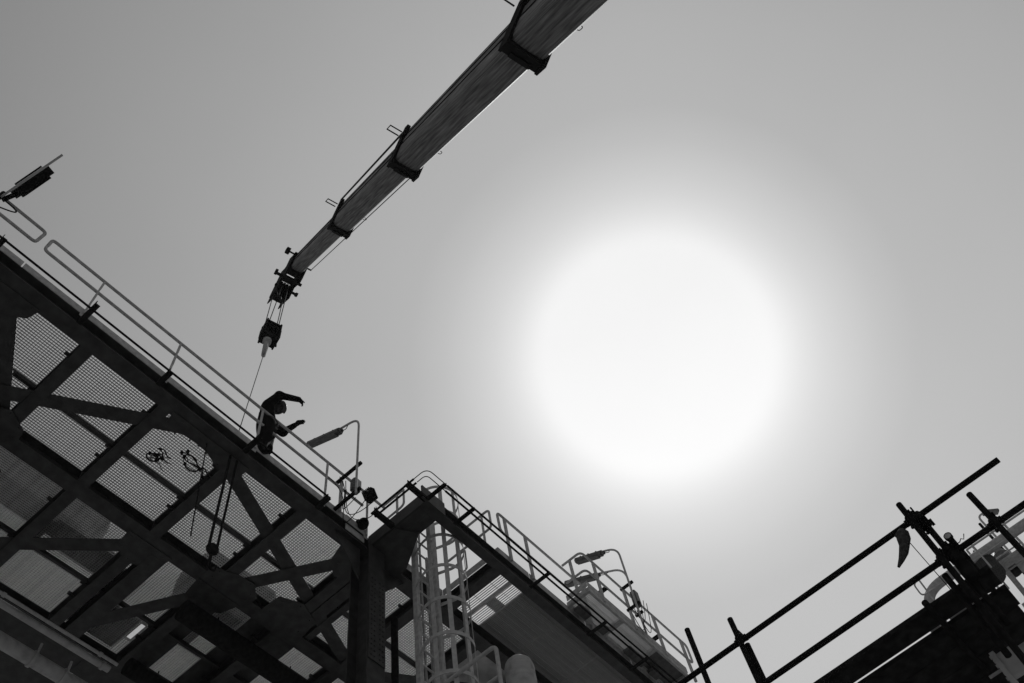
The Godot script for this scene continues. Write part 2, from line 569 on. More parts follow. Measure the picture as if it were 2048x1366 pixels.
# ---------------------------------------------------------------- the walkway that steps out beyond the corner
func walkway() -> void:
	var t := thing("walkway_platform", "stepped-out steel walkway right of the ladder with solid plate floor", "walkway", Vector3(9, 12, -6.1))
	var st := mb()
	ibeam(st, Vector3(6.56, 12, -5.61), Vector3(14.0, 12, -5.61), 0.16, 0.25)
	obj("girder", st, M.steel, t)
	st = mb()
	ibeam(st, Vector3(6.66, 12.0, -5.692), Vector3(6.66, 12.0, -6.758), 0.18, 0.25)
	ibeam(st, Vector3(6.843, 12.0, -5.692), Vector3(6.843, 12.0, -6.758), 0.18, 0.25)
	abox(st, 6.552, 6.56, 12.0, 12.27, -6.75, -5.53)
	obj("cross_girder", st, M.steel, t)
	st = mb()
	abox(st, 6.45, 6.95, 11.97, 12.28, -5.53, -5.5)
	obj("end_plate", st, M.steel, t)
	for x in [8.36]:
		st = mb()
		ibeam(st, Vector3(x, 12.001, -5.692), Vector3(x, 12.001, -6.758), 0.17, 0.245)
		obj("cross_beam", st, M.steel, t)
	grating(t, 8.45, 9.17, -6.75, -5.68, 12.252, 0.041, 0.3, 0.02, 0.01)
	var xs := [9.172, 10.1, 11.2, 12.3, 13.4, 14.0]
	for i in 5:
		grating(t, xs[i] + 0.01, xs[i + 1] - 0.01, -6.75, -5.69, 12.251, 0.033, 0.1, 0.03, 0.02)
		st = mb()
		abox(st, xs[i] + 0.004, xs[i + 1] - 0.004, 12.286, 12.292, -6.9, -5.56)
		abox(st, xs[i + 1] - 0.05, xs[i + 1] + 0.05, 12.293, 12.3, -6.9, -5.56)
		obj("deck_plate", st, M.plate, t)
	# something flat lying on the grating: a cover strip
	st = mb()
	abox(st, 8.86, 9.17, 12.285, 12.295, -6.4, -6.2)
	abox(st, 8.83, 8.86, 12.2, 12.25, -6.75, -5.7)
	obj("cover_strip", st, M.plate, t)
	for e in [[8.26, 9.02], [9.04, 10.5], [10.52, 11.8], [11.82, 13.0]]:
		st = mb()
		abox(st, e[0], e[1], 12.256, 12.39, -5.538, -5.53)
		obj("toe_board", st, M.galv, t)
	st = mb()
	abox(st, 8.262, 8.27, 12.252, 12.4, -6.75, -5.54)
	obj("toe_board", st, M.galv, t)
	st = mb()
	abox(st, 6.95, 8.26, 12.252, 12.4, -6.76, -6.752)
	obj("toe_board", st, M.galv, t)
	# bump-out platform in front of the plate floor
	var p := thing("landing", "small grated landing bumped out in front of the walkway", "landing", Vector3(11.4, 12.3, -5.3))
	st = mb()
	for z in [-5.06, -5.5]:
		bar(st, Vector3(10.02, 12.38, z), Vector3(12.9, 12.38, z), 0.04, 0.1)
	for x in [10.04, 11.0, 11.95, 12.88]:
		bar(st, Vector3(x, 12.381, -5.082), Vector3(x, 12.381, -5.478), 0.05, 0.09)
	obj("frame", st, M.galv, p)
	for x in [10.07, 11.03]:
		grating(p, x, x + 0.9, -5.475, -5.085, 12.4, 0.032, 0.1, 0.028, 0.014)
	st = mb()
	abox(st, 11.98, 12.87, 12.4, 12.41, -5.475, -5.085)
	obj("cover_plate", st, M.lamp, p)
	st = mb()
	abox(st, 10.0, 12.92, 12.432, 12.56, -5.044, -5.036)
	obj("toe_board", st, M.galv, p)
	st = mb()
	abox(st, 10.0, 10.008, 12.432, 12.56, -5.49, -5.05)
	obj("toe_board", st, M.galv, p)
	for s in [[10.12, 0.3], [10.75, 0.16], [11.5, 0.5], [12.2, 0.25]]:
		st = mb()
		abox(st, s[0], s[0] + s[1], 12.26, 12.33, -5.47, -5.32)
		obj("control_box", st, M.lamp, p)

# ---------------------------------------------------------------- handrails
func post(st: SurfaceTool, x: float, z: float, y0: float, y1: float, r := 0.02) -> void:
	rod(st, Vector3(x, y0, z), Vector3(x, y1, z), r, 8)
	abox(st, x - 0.04, x + 0.04, y0 - 0.06, y0 + 0.1, z - 0.026, z - 0.018)

# closed end rail: top and mid rail joined by rounded ends
func loop_rail(st: SurfaceTool, a: Vector3, b: Vector3, drop: float, r: float) -> void:
	var d := Vector3(0, -drop, 0)
	tube(st, fillet([a.lerp(b, 0.5), b, b + d, a + d, a, a.lerp(b, 0.5)], 0.09, 5), r, 8)

func handrails() -> void:
	var t := thing("handrail", "long grey two-rail handrail along the open platform edge beside the worker", "handrail", Vector3(3.4, 12.3, -6.74))
	var st := mb()
	var z := -6.735
	tube(st, fillet([Vector3(6.9, 13.34, z), Vector3(0.34, 13.34, z), Vector3(0.34, 12.96, z), Vector3(6.4, 12.93, z)], 0.07, 5), 0.024, 8)
	obj("rail", st, M.galv, t)
	for x in [1.22, 2.6, 4.22, 5.6, 6.5]:
		st = mb()
		post(st, x, z, 12.25, 13.33, 0.016 if x < 2 else 0.02)
		obj("post", st, M.galv, t)
	t = thing("handrail", "short grey handrail with closed rounded end at the top left", "handrail", Vector3(-1, 12.3, -6.74))
	st = mb()
	tube(st, fillet([Vector3(-2.4, 13.38, z), Vector3(0.215, 13.38, z), Vector3(0.19, 12.96, z), Vector3(-2.4, 12.96, z)], 0.07, 5), 0.024, 8)
	obj("rail", st, M.galv, t)
	for x in [-2.2, -0.95]:
		st = mb()
		post(st, x, z, 12.25, 13.36)
		obj("post", st, M.galv, t)
	# outer rail of the walkway
	z = -5.49
	t = thing("handrail", "grey handrail on the walkway edge starting with a rounded loop", "handrail", Vector3(9, 12.3, -5.49))
	st = mb()
	tube(st, fillet([Vector3(11.2, 13.37, z), Vector3(8.34, 13.37, z), Vector3(8.36, 12.86, z), Vector3(11.2, 12.86, z)], 0.1, 5), 0.024, 8)
	obj("rail", st, M.galv, t)
	for x in [8.53, 9.08, 10.66]:
		st = mb()
		cbar(st, Vector3(x, 12.24, z), Vector3(x, 13.35, z), 0.05, 0.05, 0.01, Vector3.RIGHT)
		obj("post", st, M.galv, t)
	# cross rail beside the ladder opening
	t = thing("handrail", "short grey rail loop crossing behind the ladder opening", "handrail", Vector3(8.2, 12.3, -6.1))
	st = mb()
	tube(st, fillet([Vector3(8.2, 13.37, -6.6), Vector3(8.2, 13.37, -5.55), Vector3(8.2, 12.88, -5.55), Vector3(8.2, 12.88, -6.6)], 0.09, 5), 0.022, 8)
	obj("rail", st, M.galv, t)
	for zz in [-5.72, -6.55]:
		st = mb()
		rod(st, Vector3(8.2, 12.26, zz), Vector3(8.2, 13.35, zz), 0.022)
		obj("post", st, M.galv, t)
	# rail behind the corner, between platform and ladder opening
	t = thing("handrail", "grey rail on the corner beam just left of the ladder", "handrail", Vector3(6.75, 12.3, -6))
	st = mb()
	tube(st, [Vector3(6.85, 13.33, -6.7), Vector3(6.85, 13.33, -6.25)], 0.02, 8)
	tube(st, fillet([Vector3(6.85, 12.9, -6.7), Vector3(6.85, 12.9, -6.25), Vector3(6.85, 13.33, -6.25)], 0.1, 5), 0.02, 8)
	obj("rail", st, M.galv, t)
	for q in [[6.85, -6.4]]:
		st = mb()
		rod(st, Vector3(q[0], 12.26, q[1]), Vector3(q[0], 13.32, q[1]), 0.022)
		obj("post", st, M.galv, t)
	# rail round the bump-out landing
	z = -5.04
	t = thing("handrail", "grey handrail round the bumped-out landing under the twin lamps", "handrail", Vector3(11.4, 12.4, -5.1))
	st = mb()
	tube(st, fillet([Vector3(10.1, 13.42, -5.47), Vector3(10.1, 13.42, z), Vector3(13.35, 13.42, z), Vector3(13.35, 12.95, z), Vector3(10.1, 12.95, z), Vector3(10.1, 12.95, -5.47)], 0.1, 5), 0.022, 8)
	obj("rail", st, M.galv, t)
	for q in [[10.45, z], [11.35, z], [12.25, z], [13.15, z], [10.1, -5.3]]:
		st = mb()
		cbar(st, Vector3(q[0], 12.38, q[1]), Vector3(q[0], 13.4, q[1]), 0.05, 0.05, 0.01, Vector3.RIGHT)
		obj("post", st, M.galv, t)
	for q in [10.7, 12.3]:
		st = mb()
		bar(st, Vector3(q, 12.95, z), Vector3(q, 12.95, z - 0.22), 0.06, 0.06)
		obj("bracket", st, M.black, t)
	# rail of the lower landing, bottom of the picture
	t = thing("handrail", "grey rounded handrail end low beside the caged ladder", "handrail", Vector3(7.2, 8, -5.3))
	st = mb()
	tube(st, fillet([Vector3(7.2, 9.1, -6.0), Vector3(7.2, 9.1, -5.1), Vector3(7.2, 7.9, -5.1)], 0.1, 6), 0.028, 10)
	tube(st, [Vector3(7.2, 8.6, -6.0), Vector3(7.2, 8.6, -5.12)], 0.022, 8)
	obj("rail", st, M.galv, t)

# ---------------------------------------------------------------- conduits on outrigger brackets
func conduits() -> void:
	var t := thing("conduit", "single thin black conduit on brackets outside the long handrail", "conduit", Vector3(2, 12, -6.5))
	var st := mb()
	tube(st, [Vector3(-2.5, 12.06, -6.5), Vector3(5.53, 12.06, -6.52)], 0.016, 8)
	obj("pipe", st, M.black, t)
	for q in [[1.24, -6.37], [2.535, -6.48], [4.08, -6.42], [5.49, -6.49], [-0.1, -6.45]]:
		st = mb()
		bar(st, Vector3(q[0], 12.0, -6.76), Vector3(q[0], 12.0, q[1]), 0.07, 0.01)
		bar(st, Vector3(q[0] - 0.03, 12.04, -6.76), Vector3(q[0] - 0.03, 12.04, q[1]), 0.01, 0.07)
		bolt(st, Vector3(q[0] + 0.012, 11.995, -6.6), Vector3.DOWN, 0.014)
		obj("bracket", st, M.black, t)
	t = thing("conduit", "pair of black conduits bending round the platform corner on brackets", "conduit", Vector3(7, 12, -5.2))
	for k in 2:
		var g := 0.085 * k
		var zz := -5.15 - g
		var xx := 6.17 + g * 0.9
		st = mb()
		rod(st, Vector3(6.62 + 0.05 * k, 12.06, zz), Vector3(13.5, 12.06, zz), 0.018)
		rod(st, Vector3(xx, 12.06, -5.42 - 0.02 * k), Vector3(xx, 12.06, -6.3), 0.018)
		obj("pipe", st, M.black, t)
		st = mb()
		tube(st, fillet([Vector3(xx, 12.06, -5.42), Vector3(xx, 12.06, zz), Vector3(6.62 + 0.05 * k, 12.06, zz)], 0.4, 10), 0.008, 6)
		obj("cable", st, M.black, t)
	for x in [6.545, 7.185, 8.99, 10.48, 11.65]:
		st = mb()
		bar(st, Vector3(x, 12.0, -5.53), Vector3(x, 12.0, -5.13), 0.07, 0.012)
		bar(st, Vector3(x + 0.03, 12.04, -5.53), Vector3(x + 0.03, 12.04, -5.13), 0.01, 0.06)
		obj("bracket", st, M.black, t)
	for z in [-5.53, -6.22]:
		st = mb()
		bar(st, Vector3(6.552, 12.0, z), Vector3(6.12, 12.0, z), 0.08, 0.012)
		bar(st, Vector3(6.552, 12.04, z + 0.03), Vector3(6.12, 12.04, z + 0.03), 0.01, 0.06)
		obj("bracket", st, M.black, t)

# ---------------------------------------------------------------- pipes under the deck, equipment on it, chain hoist
func equipment() -> void:
	# pipes hung below the back bay, bottom left of the picture
	var defs := [
		["pipe", "thinnest of the three grey pipes low at the left", [Vector3(-2.5, 11.0, -10.14), Vector3(4.9, 11.0, -10.14)], 0.024, [3.0, 4.6]],
		["pipe", "middle-sized grey pipe between the thin and the thick one at lower left", [Vector3(-2.5, 11.0, -10.29), Vector3(4.87, 11.0, -10.29)], 0.05, [2.9, 4.75]],
		["pipe", "thickest grey pipe at the bottom left corner with clamps round it", [Vector3(-2.5, 11.0, -10.83), Vector3(7.0, 11.0, -10.83)], 0.105, [3.97, 4.48]]]
	for d in defs:
		var t := thing(d[0], d[1], "pipe", d[2][0])
		var st := mb()
		tube(st, d[2], d[3], 16)
		obj("run", st, M.pipe, t)
		for x in d[4]:
			st = mb()
			var c := Vector3(x, d[2][0].y, d[2][0].z)
			lathe(st, c - Vector3(0.02, 0, 0), Vector3.RIGHT, [[0, d[3]], [0, d[3] * 1.12 + 0.008], [0.045, d[3] * 1.12 + 0.008], [0.045, d[3]]], 16)
			if d[3] > 0.1: rod(st, c + Vector3(0, -0.02, d[3]), c + Vector3(0, 0.2, d[3] + 0.02), 0.02)
			obj("clamp", st, M.pipe, t)
	# dark trays and pipes that cross below the back bay
	var more := [
		["dark wide pipe hung lengthwise under the back bay behind the braces", [Vector3(5.2, 11.7, -9.3), Vector3(9.5, 11.7, -9.3)], 0.17],
		["dark pipe under the far edge of the back bay", [Vector3(5.35, 11.75, -10.75), Vector3(9.0, 11.75, -10.75)], 0.14],
		["dark drain pipe hung under the far left bay", [Vector3(-2.0, 11.75, -9.25), Vector3(1.9, 11.75, -9.25)], 0.12]]
	for d in more:
		var t := thing("service_pipe", d[0], "pipe", d[1][0])
		var st := mb()
		tube(st, d[1], d[2], 16)
		obj("run", st, M.scaff, t)
		st = mb()
		for k in [0.15, 0.5, 0.85]:
			var a: Vector3 = d[1][0].lerp(d[1][1], k)
			if a.y < 11.95: rod(st, a, Vector3(a.x, 12.002, a.z + 0.002), 0.012)
		obj("hanger", st, M.scaff, t)
	var ct := thing("cable_tray", "dark cable tray running along under the third bay", "cable tray", Vector3(5.9, 11.8, -8.4))
	var cs := mb()
	for z in [-9.75, -10.15]:
		bar(cs, Vector3(-2.5, 11.78, z), Vector3(2.2, 11.78, z), 0.012, 0.1)
	for k in 16:
		bar(cs, Vector3(-2.3 + 0.3 * k, 11.75, -9.744), Vector3(-2.3 + 0.3 * k, 11.75, -10.144), 0.04, 0.02)
	obj("tray", cs, M.scaff, ct)
	cs = mb()
	for k in 6:
		tube(cs, [Vector3(-2.5, 11.785, -9.8 - 0.055 * k), Vector3(2.2, 11.785, -9.8 - 0.055 * k)], 0.02, 6)
	var cc := obj("cable", cs, M.black, ct)
	cc.set_meta("kind", "stuff")
	# vessels standing on the deck, seen through the grating from below
	for v in [["horizontal_vessel", "dark horizontal vessel lying on the grating of the left back bay", Vector3(0.2, 12.95, -10.0), Vector3(3.7, 12.95, -10.0), 0.42], ["horizontal_vessel", "large dark vessel lying on the grating behind the cross braces", Vector3(5.7, 13.2, -9.9), Vector3(6.85, 13.2, -9.9), 0.62], ["horizontal_vessel", "dark vessel on the grating at the far left corner", Vector3(-2.5, 13.2, -10.6), Vector3(1.2, 13.2, -10.75), 0.5]]:
		var t := thing(v[0], v[1], "vessel", v[2])
		var L: float = v[2].distance_to(v[3])
		var r: float = v[4]
		var st := mb()
		lathe(st, v[2], v[3] - v[2], [[-r * 0.5, 0], [-r * 0.42, r * 0.45], [-r * 0.22, r * 0.85], [0, r], [L, r], [L + r * 0.22, r * 0.85], [L + r * 0.42, r * 0.45], [L + r * 0.5, 0]], 24)
		obj("shell", st, M.dark_boom, t)
		for k in [0.2, 0.8]:
			st = mb()
			var c: Vector3 = v[2].lerp(v[3], k)
			abox(st, c.x - 0.08, c.x + 0.08, 12.286, c.y - r * 0.6, c.z - r * 0.7, c.z + r * 0.7)
			obj("saddle", st, M.steel, t)
	# chain hoist hanging from a gusset
	var h := thing("chain_hoist", "two dark hoist falls with block hanging under the platform gusset", "chain hoist", Vector3(4.0, 11.95, -6.95))
	var st := mb()
	rod(st, Vector3(3.98, 11.98, -6.93), Vector3(4.0, 9.9, -6.93), 0.02)
	rod(st, Vector3(4.1, 11.98, -6.93), Vector3(4.12, 9.9, -6.93), 0.018)
	obj("fall", st, M.scaff, h)
	st = mb()
	lathe(st, Vector3(4.06, 9.95, -6.97), Vector3.BACK, [[0, 0], [0, 0.07], [0.02, 0.085], [0.06, 0.085], [0.08, 0.07], [0.08, 0]], 14)
	tube(st, fillet([Vector3(4.06, 9.85, -6.93), Vector3(4.06, 9.62, -6.93), Vector3(4.16, 9.6, -6.93), Vector3(4.17, 9.7, -6.93)], 0.06, 5), 0.022, 8, 0.012)
	obj("block", st, M.scaff, h)
	# loose chain and coils of cable below the grating
	var ch := thing("hanging_chain", "thin loose chain hanging beside the hoist falls", "chain", Vector3(3.6, 12, -7.0))
	st = mb()
	var p := Vector3(3.61, 12.0, -7.0)
	for k in 60:
		var q := p + Vector3(0.0045 * (1.0 if k % 3 else -1.0), -0.036, 0.002)
		bar(st, p, q, 0.018 if k % 2 else 0.008, 0.008 if k % 2 else 0.018, Vector3.BACK)
		p = q
	obj("links", st, M.black, ch)
	for c in [["coiled black cable tied below the grating, left coil", Vector3(3.3, 12.18, -7.78), 0.13, 3], ["coiled black cable tied below the grating beside the gusset", Vector3(3.75, 12.18, -7.5), 0.17, 5]]:
		st = mb()
		for sd in 3:
			var pts := []
			var n: int = [11, 17, 9][sd]
			for k in n:
				var a: float = TAU * k / 13.0 + c[3] * 1.7 + sd * 1.9
				var r: float = c[2] * (0.75 + 0.35 * sin(k * 0.8 + c[3] * 2.0 + sd * 2.4))
				pts.append(c[1] + Vector3(cos(a) * r + 0.022 * (k - n * 0.5) * (1 - sd), 0.03 * sin(k * 0.37 + sd), sin(a) * r * 0.7 + 0.012 * (k - n * 0.5) * (sd - 0.6)))
			for k in 5:
				pts.append(pts[-1] + Vector3(0.05, -0.004 * k, 0.035 * sin(k * 1.5 + sd)))
			tube(st, pts, [0.006, 0.011, 0.008][sd], 5)
			for q in [0, pts.size() / 2]:
				box(st, pts[q], Vector3(0.02, 0, 0), Vector3(0, 0.03, 0), Vector3(0, 0, 0.012))
		lone("cable_coil", st, M.black, c[0], "cable", "coils of cable below the grating")
	# vertical vessel and pipe at the bottom of the picture
	var vv := thing("vertical_vessel", "grey vertical vessel with domed top low under the plate floor", "vessel", Vector3(7.5, -1.6, -5.02))
	st = mb()
	lathe(st, Vector3(7.52, -1.6, -5.02), Vector3.UP, [[0, 0.19], [10.45, 0.19], [10.53, 0.17], [10.6, 0.11], [10.63, 0.0]], 28)
	obj("shell", st, M.pipe, vv)
	st = mb()
	lathe(st, Vector3(7.52, 7.6, -5.02), Vector3.UP, [[0, 0.19], [0, 0.205], [0.04, 0.205], [0.04, 0.19]], 28)
	obj("band", st, M.pipe, vv)
	# box and siren by the corner lamp
	var jb := thing("junction_box", "grey junction box behind the lamp bracket at the corner", "junction box", Vector3(6.0, 12.9, -6.6))
	st = mb()
	cbar(st, Vector3(6.05, 12.8, -6.55), Vector3(6.05, 13.06, -6.55), 0.15, 0.11, 0.015, Vector3.BACK)
	obj("housing", st, M.lamp, jb)
	st = mb()
	cbar(st, Vector3(6.05, 12.82, -6.485), Vector3(6.05, 13.04, -6.485), 0.13, 0.02, 0.006, Vector3.BACK)
	obj("lid", st, M.galv, jb)
	var sp := thing("floodlight", "black boxy floodlight hung on the corner handrail", "floodlight", Vector3(6.35, 12.9, -6.55))
	st = mb()
	var c0 := Vector3(6.36, 12.95, -6.52)
	var ax := Vector3(0.3, -0.75, 0.6).normalized()
	var sx := ax.cross(Vector3.UP).normalized()
	var ux := sx.cross(ax)
	box(st, c0, sx * 0.1, ux * 0.085, ax * 0.05)
	for k in 6:
		box(st, c0 - ax * 0.075 + ux * (-0.07 + 0.028 * k), sx * 0.09, ux * 0.005, ax * 0.03)
	obj("housing", st, M.black, sp)
	st = mb()
	box(st, c0 + ax * 0.055, sx * 0.085, ux * 0.07, ax * 0.006)
	obj("glass", st, M.black, sp)
	st = mb()
	bar(st, c0 + sx * 0.115 - ux * 0.02, Vector3(6.36, 13.3, -6.735), 0.03, 0.012)
	obj("yoke", st, M.galv, sp)
	var hs := thing("horn_speaker", "dark round horn siren on the toe board at the platform corner", "siren", Vector3(6.3, 12.3, -6.7))
	st = mb()
	var hd := Vector3(0.05, -0.8, 0.6).normalized()
	lathe(st, Vector3(6.36, 12.42, -6.72), hd, [[-0.1, 0], [-0.1, 0.045], [-0.02, 0.05], [0.06, 0.09], [0.08, 0.1], [0.085, 0.095], [0.03, 0.045], [0.0, 0.0]], 18)
	obj("horn", st, M.black, hs)
	var cp := thing("panel", "light grey plate fixed over the platform corner toe board", "panel", Vector3(6.35, 12.3, -6.75))
	st = mb()
	abox(st, 6.1, 6.5, 12.1, 12.46, -6.79, -6.78)
	obj("sheet", st, M.galv, cp)

# ---------------------------------------------------------------- lamps
func lamp_post(label: String, base: Vector3, top_y: float, a: Vector3, b: Vector3, rail_z: float, by: Array) -> void:
	var t := thing("lamp_post", label, "lamp post", base, "tube lamps on gooseneck poles")
	var st := mb()
	var end := a + (b - a) * 0.15 + Vector3(0, 0.05, 0)
	tube(st, fillet([base, Vector3(base.x, top_y, base.z), end], 0.28, 8), 0.02, 10)
	obj("pole", st, M.galv, t)
	st = mb()
	var d := (b - a).normalized()
	cbar(st, a, b, 0.13, 0.11, 0.03)
	cbar(st, a - d * 0.06, a, 0.075, 0.06, 0.015)
	obj("housing", st, M.lamp, t)
	st = mb()
	var s := d.cross(Vector3.UP).normalized()
	var u := s.cross(d)
	cbar(st, a + d * 0.06 - u * 0.062, b - d * 0.04 - u * 0.062, 0.11, 0.03, 0.012)
	obj("lens", st, M.lamp, t)
	st = mb()
	for k in 3:
		var q := a.lerp(b, 0.2 + 0.3 * k)
		box(st, q - u * 0.01 + u * 0.055, s * 0.055, u * 0.008, d * 0.012)
	obj("clip", st, M.black, t)
	st = mb()
	tube(st, fillet([a - d * 0.05 - u * 0.01, a - d * 0.2 - u * 0.03, end.lerp(Vector3(base.x, top_y, base.z), 0.55)], 0.1, 5), 0.007, 6)
	obj("lead", st, M.black, t)
	for y in by:
		st = mb()
		cbar(st, Vector3(base.x + 0.03, y, rail_z - 0.04), Vector3(base.x + 0.03, y, base.z + 0.06), 0.055, 0.05, 0.008)
		obj("bracket", st, M.black, t)

func lamps() -> void:
	lamp_post("tube lamp on gooseneck pole next to the worker", Vector3(5.8, 12.2, -6.26), 14.42, Vector3(5.85, 14.66, -6.79), Vector3(5.85, 15.13, -7.6), -6.735, [13.0, 12.3])
	var t := thing("stub_post", "short grey post carrying the corner lamp bracket", "post", Vector3(5.88, 12.25, -6.7))
	var st := mb()
	cbar(st, Vector3(5.88, 12.24, -6.69), Vector3(5.88, 13.03, -6.69), 0.05, 0.05, 0.01, Vector3.RIGHT)
	obj("post", st, M.galv, t)
	lamp_post("taller of the twin tube lamps above the bumped-out landing", Vector3(11.3, 12.4, -4.86), 14.42, Vector3(11.3, 14.57, -5.2), Vector3(11.3, 14.86, -5.78), -5.04, [13.42, 12.87])
	lamp_post("lower of the twin tube lamps above the bumped-out landing", Vector3(11.58, 12.4, -4.98), 14.16, Vector3(11.55, 14.43, -5.55), Vector3(11.55, 14.8, -6.26), -5.04, [12.95])
	# box and cables on the twin poles
	t = thing("junction_box", "dark junction box on the twin lamp poles with hanging leads", "junction box", Vector3(11.4, 13, -4.9))
	st = mb()
	cbar(st, Vector3(11.44, 12.95, -4.9), Vector3(11.44, 13.28, -4.9), 0.14, 0.11, 0.015, Vector3.BACK)
	obj("housing", st, M.lamp, t)
	for k in 3:
		st = mb()
		var pts := []
		for j in 12:
			var f := j / 11.0
			pts.append(Vector3(11.42 + 0.05 * k, 12.95 - 0.45 * sin(PI * f) - 0.1 * k * sin(PI * f), -4.92 + 0.22 * (f - 0.3) * (1 if k != 1 else -1)))
		tube(st, pts, 0.007, 6)
		obj("lead", st, M.black, t)
	# cable loops at the corner lamp
	for k in 5:
		st = mb()
		var pts := []
		var x0 := 5.55 + 0.12 * k
		for j in 16:
			var f := j / 15.0
			var sag: float = [0.55, 0.4, 0.62, 0.35, 0.5][k]
			pts.append(Vector3(x0 + 0.5 * f, 12.75 - sag * sin(PI * f) + 0.1 * f, -6.62 + 0.14 * sin(f * 5.0 + k)))
		tube(st, pts, 0.007, 6)
		lone("lamp_cable", st, M.black, "thin black cable looping at the corner lamp, %s" % ["lowest of the left loops", "short loop left of the box", "deepest sagging loop", "short loop right of the box", "loop nearest the siren"][k], "cable", "cables looping at the corner lamp")
	# floodlight at the upper left edge
	var fl := thing("floodlight", "wide floodlight with flat front plate at the left picture edge", "floodlight", Vector3(-0.5, 13.35, -6.74))
	var a := Vector3(-0.51, 13.342, -6.74)
	var b := Vector3(-0.35, 13.9, -5.98)
	var d := (b - a).normalized()
	var w := ((a + b) * 0.5).normalized()
	w = (w - d * w.dot(d)).normalized()
	var n := d.cross(w)
	if n.y > 0: n = -n
	st = mb()
	box(st, (a + b) * 0.5, d * a.distance_to(b) * 0.5, w * 0.3, n * 0.016)
	obj("glass_plate", st, M.galv, fl)
	st = mb()
	var m := a.lerp(b, 0.48) + n * 0.075
	box(st, m, d * 0.27, w * 0.22, n * 0.058)
	box(st, m + n * 0.075, d * 0.2, w * 0.18, n * 0.016)
	box(st, a.lerp(b, 0.5) - n * 0.03, d * 0.18, w * 0.2, n * 0.012)
	obj("housing", st, M.black, fl)
	st = mb()
	rod(st, a + n * 0.04, a.lerp(b, 0.2) + n * 0.08, 0.035)
	rod(st, Vector3(-0.52, 12.9, -6.735), Vector3(-0.52, 13.5, -6.735), 0.035)
	obj("stirrup", st, M.black, fl)
	st = mb()
	var pts := []
	for j in 18:
		var f := j / 17.0
		pts.append(Vector3(-0.5 + 0.26 * sin(PI * f), 13.35 - 0.3 * f, -6.735 + 0.05 * sin(PI * f)))
	tube(st, pts, 0.011, 6)
	obj("lead", st, M.black, fl)

# ---------------------------------------------------------------- caged ladder
func ladder() -> void:
	var t := thing("caged_ladder", "grey vertical ladder with hooped safety cage rising through the opening", "ladder", Vector3(7.45, -1.6, -6.4))
	for x in [7.22, 7.68]:
		var st := mb()
		cbar(st, Vector3(x, -1.6, -6.4), Vector3(x, 13.3, -6.4), 0.1, 0.075, 0.012, Vector3.RIGHT)
		obj("stringer", st, M.galv, t)
	var rg := mb()
	rod(rg, Vector3(7.25, 0, 0), Vector3(7.65, 0, 0), 0.016)
	var mesh := rg.commit()
	mesh.surface_set_material(0, M.galv)
	for k in 48:
		var o := MeshInstance3D.new()
		o.mesh = mesh
		o.name = numbered("rung", t)
		t.add_child(o, true)
		o.position = Vector3(0, -1.3 + 0.3 * k, -6.4) - t.position
	for y in [13.3, 12.65, 12.02, 11.3, 10.6, 9.9, 9.2, 8.5]:
		var st := mb()
		var pts := [Vector3(7.2, y, -6.4)]
		for k in 21:
			var a := PI + 0.25 - (PI + 0.5) * k / 20.0
			pts.append(Vector3(7.45 + 0.36 * cos(a), y, -6.06 + 0.36 * sin(a)))
		pts.append(Vector3(7.7, y, -6.4))
		for k in pts.size() - 1:
			bar(st, pts[k], pts[k + 1], 0.008, 0.065)
		obj("cage_hoop", st, M.galv, t)
	for a in [170.0, 130.0, 90.0, 50.0, 10.0]:
		var st := mb()
		var c := cos(deg_to_rad(a))
		var s := sin(deg_to_rad(a))
		var p := Vector3(7.45 + 0.352 * c, 0, -6.06 + 0.352 * s)
		bar(st, p + Vector3(0, 8.4, 0), p + Vector3(0, 13.33, 0), 0.065, 0.008, Vector3(c, 0, s))
		obj("cage_bar", st, M.galv, t)
	var g := mb()
	loop_rail(g, Vector3(7.8, 12.2, -5.95), Vector3(7.8, 12.2, -5.85), 0.45, 0.014)
	obj("grab_loop", g, M.galv, t)
	# fall-arrest rail and cable up the middle
	var st := mb()
	cbar(st, Vector3(7.4, 0, -6.45), Vector3(7.4, 13.2, -6.45), 0.035, 0.03, 0.006, Vector3.RIGHT)
	obj("safety_rail", st, M.galv, t)
	# riser conduit beside the ladder
	var r := thing("riser_conduit", "broad grey cable riser standing behind the ladder rungs", "cable riser", Vector3(7.75, -1.6, -6.62))
	st = mb()
	abox(st, 7.76, 7.85, -1.6, 12.7, -6.66, -6.62)
	abox(st, 7.9, 7.99, -1.6, 12.5, -6.66, -6.62)
	for k in 24:
		abox(st, 7.85, 7.9, -1.2 + 0.6 * k, -1.12 + 0.6 * k, -6.65, -6.63)
	obj("tray", st, M.pipe, r)
	st = mb()
	for k in 3:
		rod(st, Vector3(7.8 + 0.05 * k, -1.6, -6.605), Vector3(7.8 + 0.05 * k, 12.6, -6.605), 0.014)
	obj("cable", st, M.galv, r)

